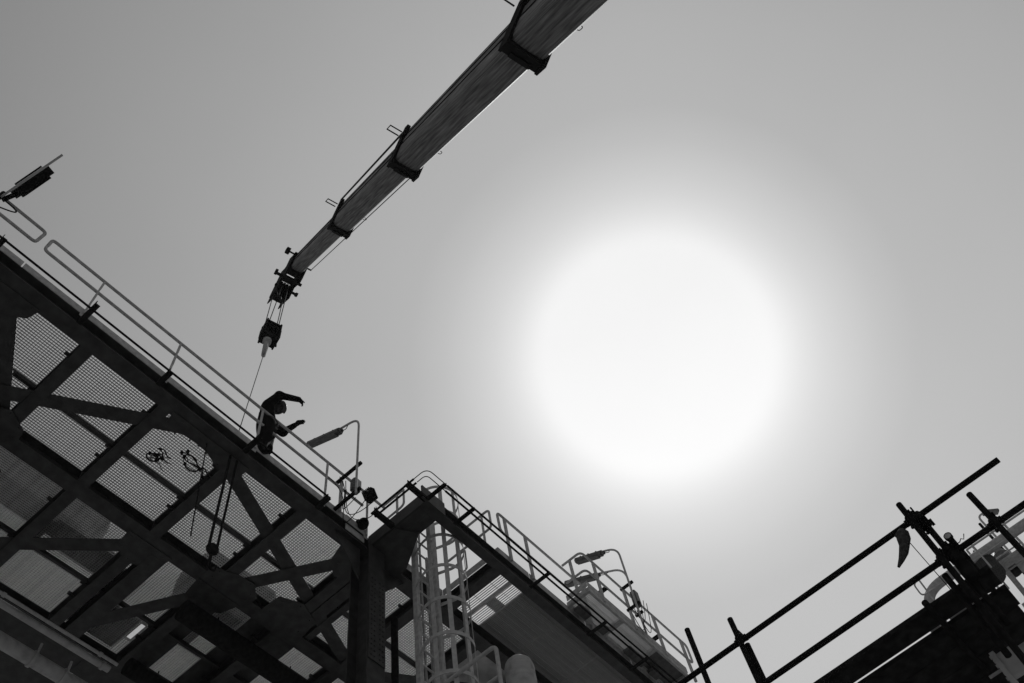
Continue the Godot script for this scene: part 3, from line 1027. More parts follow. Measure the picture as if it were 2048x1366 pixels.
# ---------------------------------------------------------------- mobile crane boom, ropes and hook
func crane() -> void:
	var tip := Vector3(4.67, 21.296, -7.4)
	var d := Vector3(0.179, 0.762, -0.623).normalized()
	var l := d.cross(Vector3.UP).normalized()
	var hv := l.cross(d)
	var L := 4.0
	var t := thing("crane_boom", "dark telescopic crane boom reaching in from the upper right", "crane", tip - d * L * 7.4)
	var wid := [0.3, 0.37, 0.44, 0.51, 0.6, 0.7]
	var cum := [0.0, 0.98, 1.92, 3.0, 4.1, 7.5]
	for k in 5:
		var a: Vector3 = tip - d * (L * cum[k])
		var b: Vector3 = tip - d * (L * cum[k + 1])
		var w: float = wid[k]
		var h := w * 1.3
		var st := mb()
		# rounded lower half: profile from the top corner round the belly
		var prof := []
		prof.append([-w * 0.5, h * 0.5]); prof.append([w * 0.5, h * 0.5])
		for j in 9:
			var ang := -PI * j / 8.0
			var cx := cos(ang)
			var sy := sin(ang)
			prof.append([w * 0.5 * signf(cx) * pow(absf(cx), 0.45), -h * 0.26 + h * 0.24 * -pow(absf(sy), 0.55)])
		for i in prof.size():
			var p = prof[i]
			var q = prof[(i + 1) % prof.size()]
			var e: Vector3 = l * (q[0] - p[0]) + hv * (q[1] - p[1])
			if e.length() < 1e-5: continue
			var n := e.cross(d).normalized()
			if n.dot(l * (p[0] + q[0]) + hv * (p[1] + q[1])) < 0: n = -n
			var c4 := [a + l * p[0] + hv * p[1], a + l * q[0] + hv * q[1], b + l * q[0] + hv * q[1], b + l * p[0] + hv * p[1]]
			var u4 := [Vector2(i * 0.13 + k * 0.37, 0), Vector2(i * 0.13 + 0.13 + k * 0.37, 0), Vector2(i * 0.13 + 0.13 + k * 0.37, 1), Vector2(i * 0.13 + k * 0.37, 1)]
			var ids := [0, 1, 2, 0, 2, 3]
			if (c4[1] - c4[0]).cross(c4[2] - c4[0]).dot(n) > 0: ids = [0, 2, 1, 0, 3, 2]
			for e4 in ids:
				st.set_normal(n)
				st.set_uv(u4[e4])
				st.add_vertex(c4[e4])
		obj("boom_section", st, M.boom, t)
		# long stiffening seams on the flanks
		st = mb()
		for s in [-1.0, 1.0]:
			for y in [0.3, 0.02]:
				bar(st, a + l * (w * 0.5 + 0.004) * s + hv * h * y, b + l * (w * 0.5 + 0.004) * s + hv * h * y, 0.012, 0.018, hv)
		obj("seam", st, M.dark_boom, t)
		# the collar at the mouth of the next section
		if k < 4:
			var W: float = wid[k + 1]
			var H := W * 1.3
			st = mb()
			for s in [-1.0, 1.0]:
				box(st, b + l * s * (W * 0.5 + 0.012), l * 0.022, hv * (H * 0.5 + 0.06), d * 0.12)
				box(st, b + hv * s * (H * 0.5 + 0.015), l * (W * 0.5 + 0.03), hv * 0.028, d * 0.115)
				box(st, b + l * s * (W * 0.5 + 0.03) + hv * H * 0.42 - d * 0.16, l * 0.03, hv * 0.09, d * 0.07)
			box(st, b - hv * (H * 0.5 + 0.035) + d * 0.06, l * (W * 0.3), hv * 0.03, d * 0.05)
			var col := obj("boom_collar", st, M.dark_boom, t)
			st = mb()
			var c := b - l * (W * 0.5 + 0.26) + hv * (H * 0.42)
			tube(st, [c + l * 0.19 + d * 0.1, c - l * 0.02 + d * 0.1, c - l * 0.02 - d * 0.07, c + l * 0.19 - d * 0.07], 0.012, 6)
			obj("rope_guide", st, M.dark_boom, col)
			st = mb()
			tube(st, fillet([b + l * (W * 0.5) - d * 0.6 - hv * 0.05, b + l * (W * 0.5 + 0.1) - d * 0.6 - hv * 0.05, b + l * (W * 0.5 + 0.1) - d * 0.7 - hv * 0.05, b + l * (W * 0.5) - d * 0.7 - hv * 0.05], 0.03, 3), 0.006, 5)
			obj("hose_eye", st, M.dark_boom, col)
	# boom head: cheek plates that drop below the boom, cross pins, sheaves
	var st := mb()
	for sd in [-1.0, 1.0]:
		box(st, tip + l * sd * 0.18 - d * 0.1 - hv * 0.1, l * 0.014, hv * 0.3, d * 0.3)
		box(st, tip + l * sd * 0.165 + d * 0.42 - hv * 0.36, l * 0.014, hv * 0.36, d * 0.34)
		box(st, tip + l * sd * 0.14 + d * 0.7 - hv * 0.66, l * 0.012, hv * 0.18, d * 0.16)
	box(st, tip - d * 0.3 - hv * 0.05, l * 0.2, hv * 0.26, d * 0.08)
	box(st, tip - d * 0.02 - hv * 0.36, l * 0.18, hv * 0.025, d * 0.2)
	box(st, tip + d * 0.45 - hv * 0.74, l * 0.15, hv * 0.02, d * 0.2)
	box(st, tip + d * 0.3 + hv * 0.06, l * 0.16, hv * 0.02, d * 0.3)
	rod(st, tip - d * 0.5 - l * 0.38 + hv * 0.1, tip - d * 0.5 + hv * 0.1, 0.022)
	box(st, tip - d * 0.5 - l * 0.38 + hv * 0.1, l * 0.045, hv * 0.07, d * 0.05)
	box(st, tip - d * 0.42 - l * 0.4 + hv * 0.14, l * 0.02, hv * 0.04, d * 0.09)
	rod(st, tip + d * 0.1 - hv * 0.3 - l * 0.36, tip + d * 0.1 - hv * 0.3 + l * 0.3, 0.04)
	rod(st, tip + d * 0.45 - hv * 0.45 - l * 0.22, tip + d * 0.45 - hv * 0.45 + l * 0.34, 0.035)
	box(st, tip + d * 0.1 - hv * 0.28 - l * 0.35, l * 0.03, hv * 0.06, d * 0.05)
	box(st, tip + d * 0.45 - hv * 0.45 + l * 0.33, l * 0.03, hv * 0.04, d * 0.05)
	rod(st, tip - d * 0.6 + l * 0.14 - hv * 0.1, tip - d * 0.6 + l * 0.27 - hv * 0.1, 0.02)
	obj("boom_head", st, M.dark_boom, t)
	for k in 4:
		st = mb()
		lathe(st, tip + d * 0.5 - hv * 0.5 + l * (-0.115 + 0.07 * k), l, [[0, 0], [0, 0.2], [0.01, 0.21], [0.022, 0.18], [0.034, 0.21], [0.044, 0.2], [0.044, 0]], 22)
		obj("sheave", st, M.dark_boom, t)
	st = mb()
	rod(st, tip + l * 0.26 - d * 0.6 - hv * 0.1, tip - d * (L * 1.88) + l * 0.25 - hv * 0.1, 0.009, 6)
	rod(st, tip - d * L * 1.02 - l * 0.24 + hv * 0.28, tip - d * (L * 1.9) - l * 0.25 + hv * 0.3, 0.018, 6)
	obj("hose", st, M.wire, t)
	# slewing base far below and behind, out of the picture
	st = mb()
	var base := tip - d * L * 7.4
	box(st, base - Vector3(0, 0.5, 0), Vector3(1.2, 0, 0), Vector3(0, 0.9, 0), Vector3(0, 0, 1.8))
	obj("turntable", st, M.dark_boom, t)
	# hoist ropes down to the hook block
	var hx := 4.42
	var hz := -7.4
	t = thing("hoist_ropes", "thin steel hoist ropes from the boom head to the hook block", "rope", Vector3(hx, 17.8, hz))
	var nose := tip + d * 0.5 - hv * 0.5
	var e := l.cross(Vector3.UP)
	for q in [[-0.13, -0.2, -0.12, -0.1], [-0.06, 0.16, -0.1, 0.1], [0.08, 0.16, 0.1, 0.1], [0.12, -0.2, 0.12, -0.1]]:
		st = mb()
		rod(st, Vector3(hx, 17.68, hz) + l * q[2] + e * q[3], nose + l * q[0] + e * q[1], 0.01, 6)
		obj("rope", st, M.wire, t)
	var bl := thing("limit_weight", "small dark round weight on the hoist rope above the block", "weight", Vector3(4.43, 19.0, -7.4))
	st = mb()
	lathe(st, Vector3(4.39, 18.92, -7.38), Vector3.UP, [[0, 0], [0.01, 0.05], [0.05, 0.075], [0.12, 0.075], [0.17, 0.05], [0.18, 0]], 14)
	obj("body", st, M.dark_boom, bl)
	st = mb()
	rod(st, Vector3(4.39, 19.1, -7.38), nose - l * 0.17, 0.008, 5)
	obj("chain", st, M.wire, bl)
	t = thing("hook_block", "black crane hook block with grey hook hanging over the platform", "hook block", Vector3(hx, 17.0, hz))
	st = mb()
	for sd in [-1.0, 1.0]:
		var c: Vector3 = Vector3(hx, 17.36, hz) + l * sd * 0.145
		box(st, c, l * 0.016, Vector3(0, 0.3, 0), e * 0.15)
		box(st, c + l * sd * 0.024 - Vector3(0, 0.04, 0), l * 0.01, Vector3(0, 0.16, 0), e * 0.11)
	box(st, Vector3(hx, 17.12, hz), l * 0.13, Vector3(0, 0.07, 0), e * 0.12)
	box(st, Vector3(hx, 17.64, hz), l * 0.13, Vector3(0, 0.015, 0), e * 0.13)
	rod(st, Vector3(hx, 17.46, hz) - l * 0.19, Vector3(hx, 17.46, hz) + l * 0.19, 0.025)
	for sd in [-1.0, 1.0]:
		bar(st, Vector3(hx, 17.07, hz) + l * sd * 0.145, Vector3(hx, 16.95, hz) + l * sd * 0.155, 0.025, 0.04)
	obj("cheek_plates", st, M.dark_boom, t)
	for k in 3:
		st = mb()
		lathe(st, Vector3(hx, 17.42, hz) + l * (-0.11 + 0.08 * k), l, [[0, 0], [0, 0.16], [0.016, 0.14], [0.032, 0.16], [0.05, 0.16], [0.05, 0]], 20)
		obj("sheave", st, M.dark_boom, t)
	st = mb()
	lathe(st, Vector3(hx - 0.03, 16.8, hz), Vector3.UP, [[0, 0.04], [0.12, 0.045], [0.14, 0.085], [0.22, 0.085], [0.24, 0]], 16)
	var hp := []
	for k in 15:
		var a := deg_to_rad(100.0 - 285.0 * k / 14.0)
		hp.append(Vector3(hx - 0.03, 16.64, hz) + Vector3(0.5, 0, -0.86).normalized() * (0.11 * cos(a)) + Vector3(0, 0.15 * sin(a), 0))
	tube(st, hp, 0.055, 10, 0.03)
	obj("hook", st, M.pipe, t)
	st = mb()
	rod(st, Vector3(4.39, 16.5, -7.4), Vector3(3.93, 12.3, -6.8), 0.007, 6)
	lone("tag_line", st, M.wire, "thin tag line from the hook down behind the handrail", "rope")

# ---------------------------------------------------------------- scaffold near the camera
func coupler(parent: Node3D, c: Vector3, a: Vector3, b: Vector3) -> void:
	var st := mb()
	for v in [[a, 0.05], [b, -0.0]]:
		var ax: Vector3 = v[0]
		lathe(st, c - ax * 0.028 + Vector3(v[1] * 0, 0, 0), ax, [[0, 0.024], [0, 0.036], [0.012, 0.041], [0.044, 0.041], [0.056, 0.036], [0.056, 0.024]], 12)
	var o := a.cross(b).normalized()
	for s in [-1.0, 1.0]:
		var p: Vector3 = c + a * 0.04 * s + b * 0.03 * s
		rod(st, p - o * 0.05, p + o * 0.055, 0.007, 6)
		lathe(st, p + o * 0.04, o, [[0, 0.013], [0.014, 0.013], [0.014, 0]], 6)
		box(st, c + b * 0.045 * s + o * 0.02, a * 0.02, b * 0.012, o * 0.022)
	obj("coupler", st, M.scaff, parent)

func scaffold() -> void:
	var r := 0.02415
	var x := 6.08
	var Y := Vector3.UP
	var Z := Vector3.BACK
	var rails := [["top guard rail", "uppermost long dark scaffold tube, ending free at the right", 5.8, -6.0, 0.68, 0.0], ["mid guard rail", "lower long dark scaffold tube running out of the right edge", 5.315, -6.0, 2.2, 0.0]]
	var cps := thing("scaffold_couplers", "dark bolted couplers clamping the scaffold tubes together", "couplers", Vector3(x, 5.3, 0))
	for q in rails:
		var st := mb()
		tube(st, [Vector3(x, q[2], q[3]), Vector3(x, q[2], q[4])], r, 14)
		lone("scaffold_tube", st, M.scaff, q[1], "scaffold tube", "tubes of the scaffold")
	var stds := [
		[-2.215, 6.21, "leftmost upright scaffold tube crossing the upper rail"],
		[-1.82, 6.02, "upright scaffold tube, second from the left"],
		[-0.125, 5.97, "upright scaffold tube next to the hanging cloth"],
		[0.335, 5.64, "upright scaffold tube nearest the right picture edge"]]
	for q in stds:
		var xx := x - 0.05
		var st := mb()
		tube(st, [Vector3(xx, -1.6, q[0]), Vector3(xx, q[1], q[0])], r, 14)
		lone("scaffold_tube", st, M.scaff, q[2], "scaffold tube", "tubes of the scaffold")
		for y in [5.8, 5.315]:
			if y < q[1] and not (q[0] > 0 and y > 5.5):
				if q[0] > -0.3 or (q[0] > -2 and y > 5.5): coupler(cps, Vector3(x - 0.025, y, q[0]), Y, Z)
	for q in [[-0.06, 5.86, 4.6, "doubled scaffold tube right beside the coupled upright"], [-0.19, 5.22, 4.4, "short scaffold tube stub standing left of the coupled upright"], [-1.8, 5.76, -1.6, "second tube lapped against the second upright"], [-0.02, 5.42, 4.9, "thick short scaffold tube below the capped post"]]:
		var st := mb()
		tube(st, [Vector3(x + 0.03, q[2], q[0]), Vector3(x + 0.03, q[1], q[0])], r, 14)
		lone("scaffold_tube", st, M.scaff, q[3], "scaffold tube", "tubes of the scaffold")
	for k in 3:
		coupler(cps, Vector3(x + 0.01, 5.84 - 0.07 * k, -0.1 + 0.02 * k), Y, Z)
		coupler(cps, Vector3(x + 0.01, 5.37 - 0.06 * k, -0.06 + 0.02 * k), Y, Z)
		coupler(cps, Vector3(x + 0.01, 5.31 - 0.03 * k, -0.05 + 0.02 * k), Z, Y)
	var sl := mb()
	lathe(sl, Vector3(x + 0.01, 5.02, -0.04), Y, [[0, 0], [0, 0.05], [0.1, 0.056], [0.26, 0.05], [0.3, 0.04], [0.3, 0]], 14)
	obj("sleeve", sl, M.scaff, cps)
	sl = mb()
	lathe(sl, Vector3(x - 0.01, 5.78, -0.15), Z, [[0, 0], [0.01, 0.045], [0.05, 0.055], [0.1, 0.05], [0.12, 0]], 12)
	obj("sleeve", sl, M.scaff, cps)
	# cross tube that points at the camera, its end closed by a pale plug
	var t := thing("cross_tube", "scaffold cross tube with pale plugged end just above the lower rail", "scaffold tube", Vector3(6.2, 5.37, 0.01))
	var st := mb()
	tube(st, [Vector3(5.97, 5.366, 0.01), Vector3(7.2, 5.366, 0.01)], r, 14)
	obj("tube", st, M.scaff, t)
	st = mb()
	lathe(st, Vector3(5.985, 5.366, 0.01), Vector3.LEFT, [[0, r], [0, 0.031], [0.03, 0.031], [0.03, 0.025], [0.027, 0.025]], 18)
	obj("rim", st, M.scaff, t)
	st = mb()
	lathe(st, Vector3(5.985, 5.366, 0.01), Vector3.LEFT, [[0.02, 0.025], [0.028, 0.025], [0.028, 0.0]], 18)
	obj("plug", st, M.galv, t)
	# hanging cloth and its cord
	st = mb()
	var path := [Vector3(6.06, 5.76, -0.235), Vector3(6.06, 5.73, -0.245), Vector3(6.06, 5.68, -0.262), Vector3(6.06, 5.62, -0.29), Vector3(6.06, 5.57, -0.325), Vector3(6.06, 5.525, -0.37), Vector3(6.06, 5.48, -0.425)]
	var rad := [0.03, 0.05, 0.053, 0.04, 0.036, 0.024, 0.01]
	for i in path.size() - 1:
		var a: Vector3 = path[i]
		var b: Vector3 = path[i + 1]
		lathe(st, a, b - a, [[0, rad[i]], [a.distance_to(b), rad[i + 1]]], 14)
	lathe(st, Vector3(6.06, 5.715, -0.3), Vector3(0, 0.3, 0.5), [[0, 0], [0.01, 0.03], [0.04, 0.03], [0.06, 0]], 10)
	lone("hanging_cloth", st, M.cloth, "dark tapering cloth hanging from the upper scaffold tube", "cloth")
	st = mb()
	rod(st, Vector3(6.07, 5.64, -0.245), Vector3(6.12, 5.06, -0.22), 0.0035, 5)
	lone("cord", st, M.black, "thin dark cord running down from the hanging cloth", "cord")
	# wire tails twisted round the coupler
	st = mb()
	tube(st, [Vector3(6.05, 5.34, 0.0), Vector3(6.04, 5.33, 0.05), Vector3(6.04, 5.35, 0.07), Vector3(6.04, 5.33, 0.085), Vector3(6.04, 5.37, 0.11)], 0.004, 5)
	lone("tie_wire", st, M.black, "twisted tie wire sticking out of the lower coupler", "wire")
	# bundle wrapped in sheet behind the uprights
	st = mb()
	var rng := RandomNumberGenerator.new()
	rng.seed = 4
	var nu := 14
	var nv := 18
	var P := []
	for i in nu + 1:
		var row := []
		var th := PI * 0.5 * i / nu
		for j in nv:
			var ph := TAU * j / nv
			var rr := 1.0 + 0.12 * sin(3 * ph + 1.0) + rng.randf_range(-0.05, 0.05)
			row.append(Vector3(24.1 + 0.36 * sin(th) * cos(ph) * rr, 19.6 + 1.1 * pow(cos(th), 0.7) * (1 + 0.06 * cos(ph)), 0.33 + 0.34 * sin(th) * sin(ph) * rr))
		P.append(row)
	for i in nu:
		for j in nv:
			var j2 := (j + 1) % nv
			var n: Vector3 = (P[i][j] + P[i + 1][j2]) * 0.5 - Vector3(24.1, 19.6, 0.33)
			quad(st, P[i][j], P[i][j2], P[i + 1][j2], P[i + 1][j], n.normalized())
	for j in nv:
		tri(st, P[nu][j], P[nu][(j + 1) % nv], Vector3(24.1, 19.6, 0.33), Vector3.DOWN, Vector3.DOWN, Vector3.DOWN)
	lone("covered_dome", st, M.cloth, "dark sheeted dome just behind the right end of the scaffold deck", "dome")
	# deck boards
	var bw := [[6.12, 6.322]]
	for k in 13: bw.append([6.387 + 0.23 * k, 6.387 + 0.23 * k + 0.225])
	var names := ["outermost scaffold board, left of the bright gap", "scaffold board just right of the bright gap"]
	var z0 := -5.5
	for k in bw.size():
		st = mb()
		var e := 0.09 + 0.012 * sin(k * 2.3)
		abox(st, bw[k][0], bw[k][1], 5.06, 5.098, z0, e)
		var lab: String = names[k] if k < 2 else "dark scaffold board of the deck beyond the bright gap"
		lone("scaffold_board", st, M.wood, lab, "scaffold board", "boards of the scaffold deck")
	st = mb()
	abox(st, 6.3, 6.42, 5.1, 5.13, -0.37, -0.085)
	lone("metal_strip", st, M.plate, "grey strip covering the end of the gap between boards", "plate")
	st = mb()
	abox(st, 6.3, 6.42, 5.1, 5.12, -0.54, -0.46)
	lone("metal_strip", st, M.plate, "small grey piece bridging the bright gap between boards", "plate")
	for q in [[-3.4, "far left cross tube under the scaffold boards"], [-1.86, "middle cross tube under the scaffold boards"], [-0.42, "right cross tube under the scaffold boards"]]:
		st = mb()
		tube(st, [Vector3(6.0, 5.03, q[0]), Vector3(9.2, 5.03, q[0])], r, 12)
		lone("scaffold_tube", st, M.scaff, q[1], "scaffold tube", "tubes of the scaffold")
	# inner uprights that carry the deck
	for q in [[9.0, -2.2, "inner upright carrying the back of the scaffold deck, left"], [9.0, -0.2, "inner upright carrying the back of the scaffold deck, right"]]:
		st = mb()
		tube(st, [Vector3(q[0], -1.6, q[1]), Vector3(q[0], 6.1, q[1])], r, 12)
		lone("scaffold_tube", st, M.scaff, q[2], "scaffold tube", "tubes of the scaffold")
	# flanged pipe end hanging under the deck at the right edge
	t = thing("flanged_pipe", "grey flanged pipe end below the scaffold deck at the right edge", "pipe", Vector3(6.5, 4.6, -0.2))
	st = mb()
	var c := Vector3(6.5, 4.62, -0.3)
	lathe(st, c, Z, [[0.02, 0.07], [0.02, 0.1], [0.16, 0.1], [0.16, 0.07], [0.9, 0.07], [0.9, 0]], 26)
	obj("barrel", st, M.pipe, t)
	st = mb()
	lathe(st, c, Z, [[0, 0], [0, 0.13], [0.035, 0.13], [0.035, 0]], 28)
	var fg := obj("flange", st, M.pipe, t)
	for k in 6:
		st = mb()
		var a := TAU * k / 6.0 + 0.3
		bolt(st, c + Vector3(cos(a) * 0.1, sin(a) * 0.1, 0), -Z, 0.014)
		obj("bolt", st, M.pipe, fg)
	st = mb()
	rod(st, c, c - Z * 0.1, 0.012)
	obj("spindle", st, M.pipe, t)

# ---------------------------------------------------------------- far plant at the right edge
func far_plant() -> void:
	var t := thing("plant_platform", "distant grey plant platform beyond the scaffold at the right edge", "platform", Vector3(27, 20, 4))
	var st := mb()
	abox(st, 24.35, 24.6, 20.0, 20.14, 0.35, 12.0)
	for k in 9:
		abox(st, 24.6, 34.0, 20.0, 20.12, 0.6 + 1.3 * k, 0.75 + 1.3 * k)
	obj("beam", st, M.galv, t)
	st = mb()
	abox(st, 26.4, 34.0, 20.14, 20.17, 0.4, 12.0)
	abox(st, 24.7, 25.3, 20.14, 20.17, 1.0, 12.0)
	obj("deck", st, M.plate, t)
	st = mb()
	for y in [20.65, 21.15]:
		rod(st, Vector3(24.4, y, 0.2), Vector3(24.4, y, 12), 0.03)
		rod(st, Vector3(24.4, y, 0.2), Vector3(34, y, 0.2), 0.03)
	obj("rail", st, M.galv, t)
	for k in 8:
		st = mb()
		rod(st, Vector3(24.4, 20.14, 0.4 + 1.1 * k), Vector3(24.4, 21.15, 0.4 + 1.1 * k), 0.035)
		obj("post", st, M.galv, t)
	for q in [[28.5, 1.2], [28.5, 8.0]]:
		st = mb()
		abox(st, q[0] - 0.3, q[0] + 0.3, -1.6, 20.0, q[1] - 0.3, q[1] + 0.3)
		obj("column", st, M.steel, t)
	t = thing("storage_vessel", "grey vessel wall below the distant platform", "vessel", Vector3(33, -1.6, 4))
	st = mb()
	lathe(st, Vector3(32.0, -1.6, 5.5), Vector3.UP, [[0, 3.2], [18.9, 3.2], [19.6, 2.4], [19.9, 0]], 40)
	obj("shell", st, M.pipe, t)
	for y in [6.0, 9.0, 12.0, 15.0, 18.0]:
		st = mb()
		lathe(st, Vector3(32.0, y, 5.5), Vector3.UP, [[0, 3.2], [0, 3.35], [0.2, 3.35], [0.2, 3.2]], 40)
		obj("stiffener_ring", st, M.pipe, t)
	for q in [[26.0, 14.5, 1.2, 0.18, "distant dark pipe climbing below the far platform, left one"], [26.6, 15.0, 1.9, 0.12, "distant dark pipe climbing below the far platform, right one"]]:
		st = mb()
		tube(st, fillet([Vector3(q[0], -1.6, q[2]), Vector3(q[0], q[1] + 3.0, q[2]), Vector3(q[0], q[1] + 3.4, q[2] + 16.0)], 0.8, 6), q[3], 12)
		lone("pipe", st, M.scaff, q[4], "pipe")
	var far := [[25.6, 18.6, 0.3, 12.0, 0.16, "distant pale pipe running level under the far platform, front one"], [26.6, 18.9, 0.6, 12.0, 0.1, "distant thin pipe running level under the far platform, middle one"], [27.8, 18.4, 0.5, 12.0, 0.28, "distant thick pipe running level under the far platform, back one"]]
	for q in far:
		st = mb()
		tube(st, fillet([Vector3(q[0], 12.0, q[2]), Vector3(q[0], q[1], q[2]), Vector3(q[0], q[1], q[3])], 0.5, 6), q[4], 12)
		for k in 4:
			lathe(st, Vector3(q[0], q[1], q[2] + 0.9 + 1.4 * k), Z_AXIS, [[0, q[4]], [0, q[4] * 1.4], [0.12, q[4] * 1.4], [0.12, q[4]]], 12)
		lone("pipe", st, M.lamp, q[5], "pipe")
	# duct bend with its little railings
	st = mb()
	tube(st, fillet([Vector3(23.85, 16.0, -1.62), Vector3(23.85, 20.27, -1.62), Vector3(23.85, 20.27, 2.0)], 0.75, 10), 0.15, 16)
	t = thing("duct_bend", "distant grey duct bend left of the scaffold uprights", "duct", Vector3(24, 16, -1.4))
	obj("duct", st, M.galv, t)
	st = mb()
	lathe(st, Vector3(23.85, 20.27, -0.5), Z_AXIS, [[0, 0.15], [0, 0.2], [0.06, 0.2], [0.06, 0.15]], 16)
	obj("flange", st, M.galv, t)
	for q in [[23.6, "thin distant railing loop in front of the duct bend"], [24.7, "thin distant railing loop behind the duct bend"]]:
		st = mb()
		var xx: float = q[0]
		tube(st, fillet([Vector3(xx, 20.0, 1.5), Vector3(xx, 20.0, -1.6), Vector3(xx, 20.55, -1.6), Vector3(xx, 20.55, 1.5)], 0.15, 4), 0.025, 6)
		for k in 3:
			rod(st, Vector3(xx, 19.5, -1.4 + 0.9 * k), Vector3(xx, 20.55, -1.4 + 0.9 * k), 0.025, 6)
		lone("railing", st, M.galv, q[1], "railing")
	# distant lamp pole and masts
	t = thing("lamp_post", "distant thin lamp pole above the scaffold at the right edge", "lamp post", Vector3(26.7, 20.5, 1.2))
	st = mb()
	tube(st, fillet([Vector3(26.67, 20.5, 1.19), Vector3(26.67, 24.0, 1.19), Vector3(26.9, 24.1, 1.6)], 0.25, 6), 0.035, 8)
	obj("pole", st, M.galv, t)
	st = mb()
	cbar(st, Vector3(26.78, 24.05, 1.42), Vector3(27.15, 24.1, 1.8), 0.22, 0.12, 0.03)
	obj("lantern", st, M.lamp, t)
	for q in [[25.9, 1.05, 23.0, 0.045, "thin distant mast left of the far lamp pole"], [26.4, 1.5, 21.4, 0.07, "short thick distant mast on the far platform"]]:
		st = mb()
		tube(st, [Vector3(q[0], 20.5, q[1]), Vector3(q[0], q[2], q[1])], q[3], 8)
		lone("mast", st, M.scaff, q[4], "mast")
	st = mb()
	rod(st, Vector3(25.9, 22.0, 1.05), Vector3(25.2, 20.6, 0.3), 0.03, 6)
	lone("stay", st, M.scaff, "thin slanting stay of the distant mast", "stay")
	for q in [[25.1, 0.85, 0.25, "small round tank on the far platform"], [26.2, 2.4, 0.5, "larger tank on the far platform"]]:
		st = mb()
		lathe(st, Vector3(q[0], 20.17, q[1]), Vector3.UP, [[0, q[2]], [0.7, q[2]], [0.85, q[2] * 0.7], [0.9, 0]], 18)
		lone("small_tank", st, M.lamp, q[3], "tank")

const Z_AXIS := Vector3(0, 0, 1)

